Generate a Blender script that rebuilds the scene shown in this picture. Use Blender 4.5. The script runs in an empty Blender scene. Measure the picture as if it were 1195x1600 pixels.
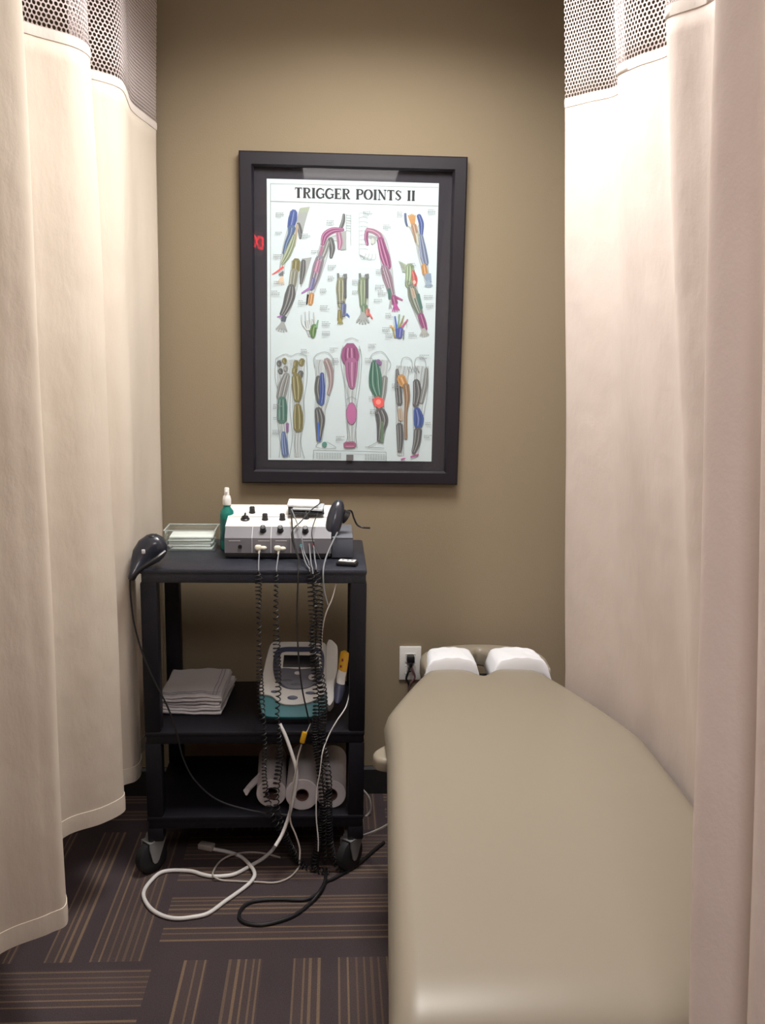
import bpy, bmesh, math, random
from math import sin, cos, pi, radians, sqrt, atan2
from mathutils import Vector, Matrix

C = bpy.context.scene.collection
SC = bpy.context.scene
random.seed(7)

# ------------------------------------------------------------------ camera
FPX = 1430.0
CAM = Vector((0, 0, 1.5))
RM = Matrix.Rotation(-radians(3.2), 4, 'Z') @ Matrix.Rotation(pi/2-radians(10.3), 4, 'X') @ Matrix.Rotation(radians(1.0), 4, 'Z')
cd = bpy.data.cameras.new('camera'); cam = bpy.data.objects.new('camera', cd); C.objects.link(cam)
cd.sensor_fit = 'VERTICAL'; cd.sensor_height = 36; cd.sensor_width = 27; cd.lens = 36*FPX/1600
cd.clip_start = 0.05
cam.matrix_world = Matrix.Translation(CAM) @ RM
SC.camera = cam

def at(px, py, Y):
    d = RM.to_3x3() @ Vector(((px-597.5)/FPX, -(py-800)/FPX, -1))
    return CAM + d*(Y/d.y)
def atz(px, py, Z):
    d = RM.to_3x3() @ Vector(((px-597.5)/FPX, -(py-800)/FPX, -1))
    return CAM + d*((Z-CAM.z)/d.z)

# ------------------------------------------------------------------ light
W = bpy.data.worlds.new('world'); SC.world = W; W.use_nodes = True
W.node_tree.nodes['Background'].inputs[0].default_value = (0.5, 0.5, 0.55, 1)
W.node_tree.nodes['Background'].inputs[1].default_value = 0.1
SC.view_settings.view_transform = 'Standard'; SC.view_settings.look = 'None'
SC.view_settings.gamma = 1; SC.view_settings.exposure = 0.0; SC.view_settings.use_curve_mapping = False

def area(name, loc, size, power, col, spread=170, sy=None):
    l = bpy.data.lights.new(name, 'AREA'); l.energy = power; l.color = col; l.spread = radians(spread)
    l.shape = 'RECTANGLE'; l.size = size; l.size_y = sy or size
    o = bpy.data.objects.new(name, l); o.location = loc; C.objects.link(o)
    return o
CEIL = 2.6
area('bay_lamp', (0.13, 2.12, CEIL-0.03), 0.56, 26, (1.0, 0.97, 0.93), 150)
area('aisle_lamp', (0.1, -0.2, CEIL-0.03), 0.6, 18, (1.0, 0.93, 0.95), 165, 0.8)
area('right_curtain_fill', (1.5, 1.0, CEIL-0.03), 0.5, 24, (1.0, 0.90, 0.90), 150)  # added out of view, brightens the right curtain through its cloth
area('left_curtain_fill', (-1.5, 1.0, CEIL-0.03), 0.5, 8, (1.0, 0.93, 0.90), 150)  # unseen fill added to lift the left curtain from behind

# ------------------------------------------------------------------ materials
def mat(name, col, rough=0.5, metal=0.0, bump=0, bscale=200, var=0, vscale=8, spec=0.5, trans=0, emit=None, es=0, coat=0, sheen=0):
    m = bpy.data.materials.new(name); m.use_nodes = True
    nt = m.node_tree; b = nt.nodes['Principled BSDF']
    b.inputs['Base Color'].default_value = (*col, 1); b.inputs['Roughness'].default_value = rough
    b.inputs['Metallic'].default_value = metal; b.inputs['Specular IOR Level'].default_value = spec
    b.inputs['Transmission Weight'].default_value = trans; b.inputs['Coat Weight'].default_value = coat
    b.inputs['Sheen Weight'].default_value = sheen
    if emit: b.inputs['Emission Color'].default_value = (*emit, 1); b.inputs['Emission Strength'].default_value = es
    tc = nt.nodes.new('ShaderNodeTexCoord')
    if bump:
        n = nt.nodes.new('ShaderNodeTexNoise'); n.inputs['Scale'].default_value = bscale; n.inputs['Detail'].default_value = 3
        bp = nt.nodes.new('ShaderNodeBump'); bp.inputs['Strength'].default_value = bump; bp.inputs['Distance'].default_value = 0.002
        nt.links.new(tc.outputs['Object'], n.inputs['Vector']); nt.links.new(n.outputs['Fac'], bp.inputs['Height'])
        nt.links.new(bp.outputs['Normal'], b.inputs['Normal'])
    if var:
        n = nt.nodes.new('ShaderNodeTexNoise'); n.inputs['Scale'].default_value = vscale; n.inputs['Detail'].default_value = 4
        r = nt.nodes.new('ShaderNodeMapRange'); r.inputs['To Min'].default_value = 1-var; r.inputs['To Max'].default_value = 1+var
        mx = nt.nodes.new('ShaderNodeVectorMath'); mx.operation = 'SCALE'; mx.inputs[0].default_value = col
        nt.links.new(tc.outputs['Object'], n.inputs['Vector']); nt.links.new(n.outputs['Fac'], r.inputs['Value'])
        nt.links.new(r.outputs['Result'], mx.inputs['Scale']); nt.links.new(mx.outputs['Vector'], b.inputs['Base Color'])
    return m

def math_node(nt, op, a, b=None, c=None):
    n = nt.nodes.new('ShaderNodeMath'); n.operation = op
    for i, v in enumerate((a, b, c)):
        if v is None: continue
        if isinstance(v, (int, float)): n.inputs[i].default_value = v
        else: nt.links.new(v, n.inputs[i])
    return n.outputs[0]

def glass_mat(name, tint=(1, 1, 1), rough=0.02, ior=1.45, opac=0.0, body=(0.8, 0.85, 0.85)):
    m = bpy.data.materials.new(name); m.use_nodes = True; nt = m.node_tree; nt.nodes.remove(nt.nodes['Principled BSDF'])
    out = nt.nodes['Material Output']
    t = nt.nodes.new('ShaderNodeBsdfTransparent'); t.inputs[0].default_value = (*tint, 1)
    g = nt.nodes.new('ShaderNodeBsdfGlossy'); g.inputs['Roughness'].default_value = rough
    f = nt.nodes.new('ShaderNodeFresnel'); f.inputs['IOR'].default_value = ior
    mx = nt.nodes.new('ShaderNodeMixShader')
    ge = nt.nodes.new('ShaderNodeNewGeometry'); fb = math_node(nt, 'MULTIPLY', f.outputs[0], math_node(nt, 'SUBTRACT', 1.0, ge.outputs['Backfacing']))
    nt.links.new(fb, mx.inputs[0]); nt.links.new(t.outputs[0], mx.inputs[1]); nt.links.new(g.outputs[0], mx.inputs[2])
    last = mx.outputs[0]
    if opac:
        d = nt.nodes.new('ShaderNodeBsdfDiffuse'); d.inputs[0].default_value = (*body, 1)
        m2 = nt.nodes.new('ShaderNodeMixShader'); m2.inputs[0].default_value = opac
        nt.links.new(last, m2.inputs[1]); nt.links.new(d.outputs[0], m2.inputs[2]); last = m2.outputs[0]
    nt.links.new(last, out.inputs[0])
    return m

def cloth_mat(name, col, transl=0.3, net=False):
    m = bpy.data.materials.new(name); m.use_nodes = True; nt = m.node_tree; nt.nodes.remove(nt.nodes['Principled BSDF'])
    out = nt.nodes['Material Output']
    uv = nt.nodes.new('ShaderNodeUVMap'); uv.uv_map = 'UVMap'
    d = nt.nodes.new('ShaderNodeBsdfDiffuse'); d.inputs[0].default_value = (*col, 1)
    t = nt.nodes.new('ShaderNodeBsdfTranslucent'); t.inputs[0].default_value = (*col, 1)
    mx = nt.nodes.new('ShaderNodeMixShader'); mx.inputs[0].default_value = transl
    nt.links.new(d.outputs[0], mx.inputs[1]); nt.links.new(t.outputs[0], mx.inputs[2])
    if not net:
        # soft wrinkles and a woven grain
        mp = nt.nodes.new('ShaderNodeMapping'); mp.inputs['Scale'].default_value = (5, 2.2, 1)
        n = nt.nodes.new('ShaderNodeTexNoise'); n.inputs['Scale'].default_value = 1.6; n.inputs['Detail'].default_value = 4
        mp2 = nt.nodes.new('ShaderNodeMapping'); mp2.inputs['Scale'].default_value = (260, 160, 1)
        n2 = nt.nodes.new('ShaderNodeTexNoise'); n2.inputs['Scale'].default_value = 1.0
        nt.links.new(uv.outputs[0], mp.inputs[0]); nt.links.new(mp.outputs[0], n.inputs['Vector'])
        nt.links.new(uv.outputs[0], mp2.inputs[0]); nt.links.new(mp2.outputs[0], n2.inputs['Vector'])
        h = math_node(nt, 'ADD', n.outputs['Fac'], math_node(nt, 'MULTIPLY', n2.outputs['Fac'], 0.03))
        b = nt.nodes.new('ShaderNodeBump'); b.inputs['Strength'].default_value = 0.35; b.inputs['Distance'].default_value = 0.03
        nt.links.new(h, b.inputs['Height']); nt.links.new(b.outputs[0], d.inputs['Normal'])
        nt.links.new(mx.outputs[0], out.inputs[0])
    else:
        # staggered round holes, 1 cm apart
        sp = nt.nodes.new('ShaderNodeSeparateXYZ'); nt.links.new(uv.outputs[0], sp.inputs[0])
        P, Q = 0.0105, 0.0091
        row = math_node(nt, 'DIVIDE', sp.outputs[1], Q)
        ri = math_node(nt, 'FLOOR', row)
        odd = math_node(nt, 'MULTIPLY', math_node(nt, 'MODULO', ri, 2.0), 0.5)
        fx = math_node(nt, 'FRACT', math_node(nt, 'ADD', math_node(nt, 'DIVIDE', sp.outputs[0], P), odd))
        fy = math_node(nt, 'FRACT', row)
        dx = math_node(nt, 'MULTIPLY', math_node(nt, 'SUBTRACT', fx, 0.5), P)
        dy = math_node(nt, 'MULTIPLY', math_node(nt, 'SUBTRACT', fy, 0.5), Q)
        r2 = math_node(nt, 'ADD', math_node(nt, 'MULTIPLY', dx, dx), math_node(nt, 'MULTIPLY', dy, dy))
        hole = math_node(nt, 'LESS_THAN', r2, 0.0041**2)
        tr = nt.nodes.new('ShaderNodeBsdfTransparent')
        m2 = nt.nodes.new('ShaderNodeMixShader'); nt.links.new(hole, m2.inputs[0])
        nt.links.new(mx.outputs[0], m2.inputs[1]); nt.links.new(tr.outputs[0], m2.inputs[2])
        nt.links.new(m2.outputs[0], out.inputs[0])
    return m

def wall_mat(name, col):
    return mat(name, col, rough=0.75, bump=0.25, bscale=260, var=0.03, vscale=3, spec=0.25)

def carpet_mat():
    m = mat('carpet', (0.1, 0.08, 0.08), rough=0.95, spec=0.1); nt = m.node_tree; b = nt.nodes['Principled BSDF']
    tc = nt.nodes.new('ShaderNodeTexCoord'); sp = nt.nodes.new('ShaderNodeSeparateXYZ'); nt.links.new(tc.outputs['Object'], sp.inputs[0])
    X = math_node(nt, 'DIVIDE', math_node(nt, 'ADD', sp.outputs[0], 0.43), 0.61)
    Y = math_node(nt, 'DIVIDE', math_node(nt, 'SUBTRACT', sp.outputs[1], 2.045), 0.61)
    ix, iy = math_node(nt, 'FLOOR', X), math_node(nt, 'FLOOR', Y); fx, fy = math_node(nt, 'FRACT', X), math_node(nt, 'FRACT', Y)
    par = math_node(nt, 'FLOORED_MODULO', math_node(nt, 'ADD', ix, iy), 2.0)   # 0: stripes run along x
    t = math_node(nt, 'ADD', math_node(nt, 'MULTIPLY', fx, par), math_node(nt, 'MULTIPLY', fy, math_node(nt, 'SUBTRACT', 1.0, par)))
    def ramp(stops):
        r = nt.nodes.new('ShaderNodeValToRGB'); r.color_ramp.interpolation = 'CONSTANT'
        e = r.color_ramp.elements; e[0].position = 0; e[0].color = (0, 0, 0, 1); e.remove(e[1])
        for p, v in stops:
            k = e.new(p); k.color = (v, v, v, 1)
        nt.links.new(t, r.inputs[0]); return r.outputs['Color']
    L1 = [(.12, 1), (.165, .7), (.20, 1), (.30, .6), (.335, 1), (.365, .9), (.395, .7), (.42, .8)]
    L2 = [(.56, .7), (.60, .8), (.625, .9), (.66, 1), (.74, .8), (.775, 1), (.81, .45), (.84, .5), (.87, .45), (.90, .5), (.935, .8)]
    w = 0.009
    r1 = ramp([q for p, v in L1 for q in ((p, v), (p+w, 0.0))]); r2 = ramp([q for p, v in L2 for q in ((p, v), (p+w, 0.0))])
    band = ramp([(.12, 1), (.215, 0), (.30, 1), (.435, 0), (.56, 1), (.675, 0), (.74, 1), (.95, 0)])
    n = nt.nodes.new('ShaderNodeTexNoise'); n.inputs['Scale'].default_value = 350; n.inputs['Detail'].default_value = 2
    nt.links.new(tc.outputs['Object'], n.inputs['Vector'])
    n2 = nt.nodes.new('ShaderNodeTexNoise'); n2.inputs['Scale'].default_value = 4; nt.links.new(tc.outputs['Object'], n2.inputs['Vector'])
    def mixc(f, a, bb):
        mx = nt.nodes.new('ShaderNodeMix'); mx.data_type = 'RGBA'
        nt.links.new(f, mx.inputs['Factor'])
        for s, v in ((mx.inputs[6], a), (mx.inputs[7], bb)):
            if isinstance(v, tuple): s.default_value = (*v, 1)
            else: nt.links.new(v, s)
        return mx.outputs[2]
    c0 = mixc(math_node(nt, 'MULTIPLY', band, 0.55), (0.062, 0.047, 0.051), (0.086, 0.063, 0.058))
    c1 = mixc(math_node(nt, 'MULTIPLY', math_node(nt, 'MAXIMUM', r1, r2), 0.62), c0, (0.24, 0.165, 0.105))
    sc = nt.nodes.new('ShaderNodeVectorMath'); sc.operation = 'SCALE'; nt.links.new(c1, sc.inputs[0])
    f = math_node(nt, 'ADD', math_node(nt, 'MULTIPLY', n.outputs['Fac'], 0.9), math_node(nt, 'ADD', math_node(nt, 'MULTIPLY', n2.outputs['Fac'], 0.3), 0.42))
    nt.links.new(f, sc.inputs['Scale']); nt.links.new(sc.outputs[0], b.inputs['Base Color'])
    bp = nt.nodes.new('ShaderNodeBump'); bp.inputs['Strength'].default_value = 0.5; bp.inputs['Distance'].default_value = 0.003
    nt.links.new(n.outputs['Fac'], bp.inputs['Height']); nt.links.new(bp.outputs[0], b.inputs['Normal'])
    return m

M = dict(
    wall=wall_mat('wall_paint', (0.275, 0.220, 0.146)),
    ceil=mat('ceiling_paint', (0.75, 0.74, 0.72), 0.9, bump=0.3, bscale=90),
    carpet=carpet_mat(),
    trim=mat('dark_baseboard', (0.02, 0.017, 0.02), 0.5),
    cloth=cloth_mat('cream_curtain_cloth', (0.87, 0.785, 0.68), 0.30),
    clothp=cloth_mat('rosy_curtain_cloth', (0.82, 0.725, 0.67), 0.30),
    hem=cloth_mat('curtain_hem_cloth', (0.85, 0.76, 0.65), 0.15),
    binding=cloth_mat('curtain_binding_cloth', (0.90, 0.82, 0.76), 0.2),
    net=cloth_mat('curtain_netting', (0.88, 0.80, 0.79), 0.3, net=True),
    frame=mat('black_frame_wood', (0.009, 0.007, 0.013), 0.42, var=0.2, vscale=30),
    matb=mat('charcoal_mat_board', (0.026, 0.024, 0.032), 0.85, bump=0.2, bscale=500),
    glass=glass_mat('picture_glass'),
    acryl=glass_mat('clear_acrylic', (0.95, 0.98, 0.97), 0.04, 1.5, 0.05),
    cart=mat('black_moulded_plastic', (0.008, 0.0075, 0.012), 0.5, spec=0.3, bump=0.35, bscale=350, var=0.15, vscale=20),
    carttop=mat('worn_black_plastic', (0.020, 0.022, 0.034), 0.45, bump=0.5, bscale=180, var=0.5, vscale=25),
    rubber=mat('black_rubber', (0.012, 0.012, 0.014), 0.6),
    steel=mat('zinc_plate', (0.38, 0.38, 0.38), 0.5, 0.6),
    black=mat('black_plastic', (0.012, 0.012, 0.015), 0.35),
    gloss=mat('glossy_black_plastic', (0.018, 0.021, 0.032), 0.28, coat=0.2, bump=0.3, bscale=60),
    cord=mat('black_cord', (0.010, 0.010, 0.012), 0.45),
    white=mat('white_plastic', (0.80, 0.79, 0.76), 0.4),
    whitecord=mat('white_cord', (0.72, 0.70, 0.68), 0.45),
    beigecord=mat('beige_cord', (0.45, 0.40, 0.36), 0.5),
    greycord=mat('grey_cord', (0.20, 0.21, 0.23), 0.5),
    consw=mat('console_white_enamel', (0.84, 0.82, 0.78), 0.35),
    consg=mat('console_grey_panel', (0.16, 0.155, 0.175), 0.45, bump=0.15, bscale=600),
    consl=mat('console_light_line', (0.55, 0.55, 0.57), 0.5),
    side=mat('console_slate_housing', (0.085, 0.095, 0.12), 0.4),
    cream=mat('cream_plug_plastic', (0.72, 0.69, 0.58), 0.4),
    red=mat('red_plastic', (0.35, 0.05, 0.06), 0.4),
    aqua=mat('aqua_plastic', (0.10, 0.35, 0.38), 0.35),
    teal=mat('teal_liquid_bottle', (0.015, 0.27, 0.22), 0.12, trans=0.35, spec=0.5),
    label=mat('dark_green_label', (0.01, 0.10, 0.09), 0.4),
    cotton=mat('white_pad_cloth', (0.86, 0.88, 0.86), 0.8, bump=0.3, bscale=300),
    padg=mat('silvery_foil_pad', (0.60, 0.64, 0.68), 0.35, 0.25),
    towel=None,
    unitw=mat('unit_offwhite', (0.62, 0.62, 0.60), 0.4),
    unitt=mat('unit_teal', (0.035, 0.165, 0.19), 0.4),
    navy=mat('unit_navy', (0.055, 0.062, 0.115), 0.4),
    screen=mat('unit_screen', (0.006, 0.006, 0.009), 0.35),
    panel=mat('unit_grey_panel', (0.13, 0.135, 0.17), 0.4),
    yellow=mat('yellow_plastic', (0.72, 0.40, 0.02), 0.35),
    paper=mat('white_roll_paper', (0.66, 0.62, 0.63), 0.9, var=0.05, vscale=40),
    core=mat('cardboard_core', (0.13, 0.065, 0.05), 0.9),
    tissue=mat('white_face_paper', (0.85, 0.86, 0.90), 0.8, bump=0.4, bscale=25),
    vinyl=mat('beige_vinyl', (0.285, 0.248, 0.192), 0.38, bump=0.10, bscale=14, var=0.02, vscale=2, spec=0.45),
    vinyld=mat('beige_piping_vinyl', (0.35, 0.29, 0.21), 0.4),
    metal=mat('dark_bench_metal', (0.02, 0.02, 0.022), 0.4, 0.5),
    alu=mat('track_aluminium', (0.6, 0.6, 0.6), 0.35, 0.9),
    lampf=mat('lamp_frame_white', (0.75, 0.75, 0.75), 0.5),
    diff=mat('lamp_diffuser', (0.9, 0.9, 0.9), 0.6, emit=(1, 0.95, 0.88), es=3),
    exit=mat('lit_red_letters', (0.6, 0.02, 0.02), 0.5, emit=(1, 0.02, 0.03), es=30),
)
def towel_mat():
    m = mat('white_terry_cloth', (0.62, 0.60, 0.62), 0.95, bump=0.9, bscale=420, spec=0.1)
    return m
M['towel'] = towel_mat()
M['towelb'] = mat('blue_grey_stripe_thread', (0.16, 0.20, 0.27), 0.9)

# ------------------------------------------------------------------ mesh builder
class MB:
    def __init__(s): s.v = []; s.f = []; s.m = []; s.uv = None
    def add(s, vs, fs, T=None, mi=0):
        b = len(s.v)
        for v in vs:
            v = Vector(v); s.v.append(T @ v if T else v)
        for f in fs: s.f.append(tuple(b+i for i in f)); s.m.append(mi)
        return s
    def bm(s, bm, T=None, mi=0):
        bm.verts.ensure_lookup_table()
        s.add([v.co.copy() for v in bm.verts], [[v.index for v in f.verts] for f in bm.faces], T, mi); bm.free(); return s
    def box(s, c, d, bev=0, T=None, seg=2, mi=0):
        bm = bmesh.new(); bmesh.ops.create_cube(bm, size=1)
        for v in bm.verts: v.co = Vector((v.co.x*d[0]+c[0], v.co.y*d[1]+c[1], v.co.z*d[2]+c[2]))
        if bev: bmesh.ops.bevel(bm, geom=bm.edges[:], offset=bev, segments=seg, affect='EDGES', profile=0.5)
        bm.verts.index_update(); return s.bm(bm, T, mi)
    def b2(s, lo, hi, bev=0, T=None, mi=0):
        return s.box([(a+b)/2 for a, b in zip(lo, hi)], [b-a for a, b in zip(lo, hi)], bev, T, 2, mi)
    def prism(s, poly, h0, h1, bev=0, T=None, mi=0, seg=2):
        # polygon in x,y extruded over z
        bm = bmesh.new(); vs = [bm.verts.new((p[0], p[1], h0)) for p in poly]; f = bm.faces.new(vs)
        r = bmesh.ops.extrude_face_region(bm, geom=[f])
        for g in r['geom']:
            if isinstance(g, bmesh.types.BMVert): g.co.z = h1
        bmesh.ops.recalc_face_normals(bm, faces=bm.faces[:])
        if bev:
            es = [e for e in bm.edges if abs(e.verts[0].co.z-h1) < 1e-7 and abs(e.verts[1].co.z-h1) < 1e-7]
            bmesh.ops.bevel(bm, geom=es, offset=bev, segments=seg, affect='EDGES', profile=0.5)
        bm.verts.index_update(); return s.bm(bm, T, mi)
    def tube(s, pts, r, n=8, mi=0, cap=True, T=None):
        pts = [Vector(p) for p in pts]; N = len(pts)
        rr = r if isinstance(r, (list, tuple)) else [r]*N
        vs = []; up = None
        for i in range(N):
            t = (pts[min(i+1, N-1)]-pts[max(i-1, 0)]).normalized()
            if up is None:
                up = Vector((0, 0, 1)) if abs(t.z) < .9 else Vector((1, 0, 0))
            a = (up - t*up.dot(t))
            if a.length < 1e-6: a = t.orthogonal()
            a.normalize(); b = t.cross(a); up = a
            for k in range(n):
                w = 2*pi*k/n; vs.append(pts[i]+(a*cos(w)+b*sin(w))*rr[i])
        fs = [(i*n+k, i*n+(k+1) % n, (i+1)*n+(k+1) % n, (i+1)*n+k) for i in range(N-1) for k in range(n)]
        if cap: fs += [tuple(range(n))[::-1], tuple((N-1)*n+k for k in range(n))]
        return s.add(vs, fs, T, mi)
    def cyl(s, p0, p1, r0, r1=None, n=24, mi=0, T=None):
        return s.tube([p0, p1], [r0, r0 if r1 is None else r1], n, mi, True, T)
    def lathe(s, prof, c=(0, 0, 0), n=28, mi=0, T=None):
        vs = [(c[0]+r*cos(2*pi*k/n), c[1]+r*sin(2*pi*k/n), c[2]+z) for r, z in prof for k in range(n)]
        L = len(prof)
        fs = [(i*n+k, i*n+(k+1) % n, (i+1)*n+(k+1) % n, (i+1)*n+k) for i in range(L-1) for k in range(n)]
        fs += [tuple(range(n))[::-1], tuple((L-1)*n+k for k in range(n))]
        return s.add(vs, fs, T, mi)
    def ell(s, c, r, T=None, mi=0, nu=24, nv=14, e=1.0):
        bm = bmesh.new(); bmesh.ops.create_uvsphere(bm, u_segments=nu, v_segments=nv, radius=1)
        def se(x): return math.copysign(abs(x)**e, x)
        for v in bm.verts: v.co = Vector((c[0]+se(v.co.x)*r[0], c[1]+se(v.co.y)*r[1], c[2]+se(v.co.z)*r[2]))
        bm.verts.index_update(); return s.bm(bm, T, mi)

def link(name, mb, mats, parent=None, loc=None, smooth=35):
    me = bpy.data.meshes.new(name)
    off = Vector(loc) if loc is not None else Vector((0, 0, 0))
    me.from_pydata([v-off for v in mb.v], [], mb.f)
    for m_ in (mats if isinstance(mats, (list, tuple)) else [mats]): me.materials.append(m_)
    me.polygons.foreach_set('material_index', mb.m)
    if mb.uv:
        u = me.uv_layers.new(name='UVMap')
        for p in me.polygons:
            for li in p.loop_indices: u.data[li].uv = mb.uv[me.loops[li].vertex_index]
    bm = bmesh.new(); bm.from_mesh(me); 
    if not mb.uv: bmesh.ops.recalc_face_normals(bm, faces=bm.faces[:])
    bm.to_mesh(me); bm.free()
    if smooth:
        me.polygons.foreach_set('use_smooth', [True]*len(me.polygons)); me.set_sharp_from_angle(angle=radians(smooth))
    o = bpy.data.objects.new(name, me); C.objects.link(o)
    if parent: o.parent = parent
    elif loc is not None: o.location = loc
    return o
def tag(o, label=None, cat=None, group=None, kind=None):
    for k, v in (('label', label), ('category', cat), ('group', group), ('kind', kind)):
        if v: o[k] = v
    return o
def thing(name, loc, label, cat, rz=0, group=None):
    o = bpy.data.objects.new(name, None); o.empty_display_size = 0.05; C.objects.link(o)
    o.location = loc; o.rotation_euler = (0, 0, rz); return tag(o, label, cat, group)
def struct(name, mb, m): return tag(link(name, mb, m, smooth=None), kind='structure')
def copy_tree(o, parent=None):
    c = o.copy(); C.objects.link(c)
    if parent: c.parent = parent
    for ch in list(o.children): copy_tree(ch, c)
    return c

def crom(P, n=8, closed=False):
    P = [Vector(p) for p in P]; out = []
    N = len(P)
    for i in range(N-1):
        p0, p1, p2, p3 = P[max(i-1, 0)], P[i], P[i+1], P[min(i+2, N-1)]
        for k in range(n):
            t = k/n
            out.append(0.5*((2*p1)+(p2-p0)*t+(2*p0-5*p1+4*p2-p3)*t*t+(3*p1-p0-3*p2+p3)*t**3))
    out.append(P[-1]); return out

# ------------------------------------------------------------------ setting
WY = 2.9
b = MB().b2((-2.4, -2.7, -0.05), (2.4, WY+0.1, 0)); struct('floor', b, M['carpet'])
b = MB().b2((-2.4, -2.7, CEIL), (2.4, WY+0.1, CEIL+0.08)); struct('ceiling', b, M['ceil'])
b = MB().b2((-2.4, WY, 0), (2.4, WY+0.1, CEIL)); struct('wall_back', b, M['wall'])
b = MB().b2((-2.4, -2.7, 0), (-2.3, WY, CEIL)); struct('wall_left', b, M['wall'])
b = MB().b2((2.3, -2.7, 0), (2.4, WY, CEIL)); struct('wall_right', b, M['wall'])
b = MB().b2((-2.3, -2.7, 0), (2.3, -2.6, CEIL)); struct('wall_front', b, M['wall'])
b = MB().prism([(WY-0.012, 0), (WY, 0), (WY, 0.097), (WY-0.006, 0.097), (WY-0.012, 0.088)], -2.3, 2.3,
               T=Matrix(((0, 0, 1, 0), (1, 0, 0, 0), (0, 1, 0, 0), (0, 0, 0, 1))))
struct('baseboard_back', b, M['trim'])

def ceiling_light(x, y, sx, sy, label):
    t = thing('ceiling_light', (x, y, CEIL), label, 'ceiling light')
    b = MB()
    for s in (-1, 1):
        b.box((s*(sx/2+.015), 0, -.01), (.03, sy+.06, .02), .003); b.box((0, s*(sy/2+.015), -.01), (sx, .03, .02), .003)
    link('frame', b, M['lampf'], t)
    link('diffuser', MB().box((0, 0, -.008), (sx, sy, .008)), M['diff'], t)
ceiling_light(1.5, 1.0, 0.5, 0.5, 'added unseen ceiling lamp brightening the bench curtain from its right')  # added fixture for the fill behind the right curtain
ceiling_light(-1.5, 1.0, 0.5, 0.5, 'added unseen ceiling lamp brightening the cart side curtain from its left')  # added fixture for the fill behind the left curtain
ceiling_light(0.13, 2.12, 0.56, 0.56, 'square white framed lamp set in the ceiling above the bench head')
ceiling_light(0.1, -0.2, 0.6, 0.8, 'long white framed lamp set in the ceiling of the aisle')

# exit sign hanging in the aisle (seen only as a red reflection in the picture glass)
pm = at(400, 378, 2.872); dv = (pm-CAM).normalized(); dv.y = -dv.y; q = pm+dv*((2.872+2.2)/-dv.y)
ex = thing('exit_sign', (q.x, q.y, 0), 'lit red EXIT sign hanging from the ceiling in the aisle', 'sign', rz=radians(112))
ex.location = (q.x, q.y, q.z)
link('housing', MB().box((0, .03, 0), (.30, .04, .19), .006), M['white'], ex)
link('hanger', MB().cyl((0, .03, .09), (0, .03, max(0.095, CEIL-q.z)), .006), M['alu'], ex)
cu = bpy.data.curves.new('exit_lettering', 'FONT'); cu.body = 'EXIT'; cu.size = .15; cu.align_x = 'CENTER'; cu.align_y = 'CENTER'; cu.extrude = .002
to = bpy.data.objects.new('tmp', cu); dg = bpy.context.evaluated_depsgraph_get()
me = bpy.data.meshes.new_from_object(to); me.materials.clear(); me.materials.append(M['exit'])
lo = bpy.data.objects.new('lettering', me); C.objects.link(lo); lo.parent = ex; lo.rotation_euler = (pi/2, 0, 0); lo.location = (0, .006, 0)
bpy.data.objects.remove(to)

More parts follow.
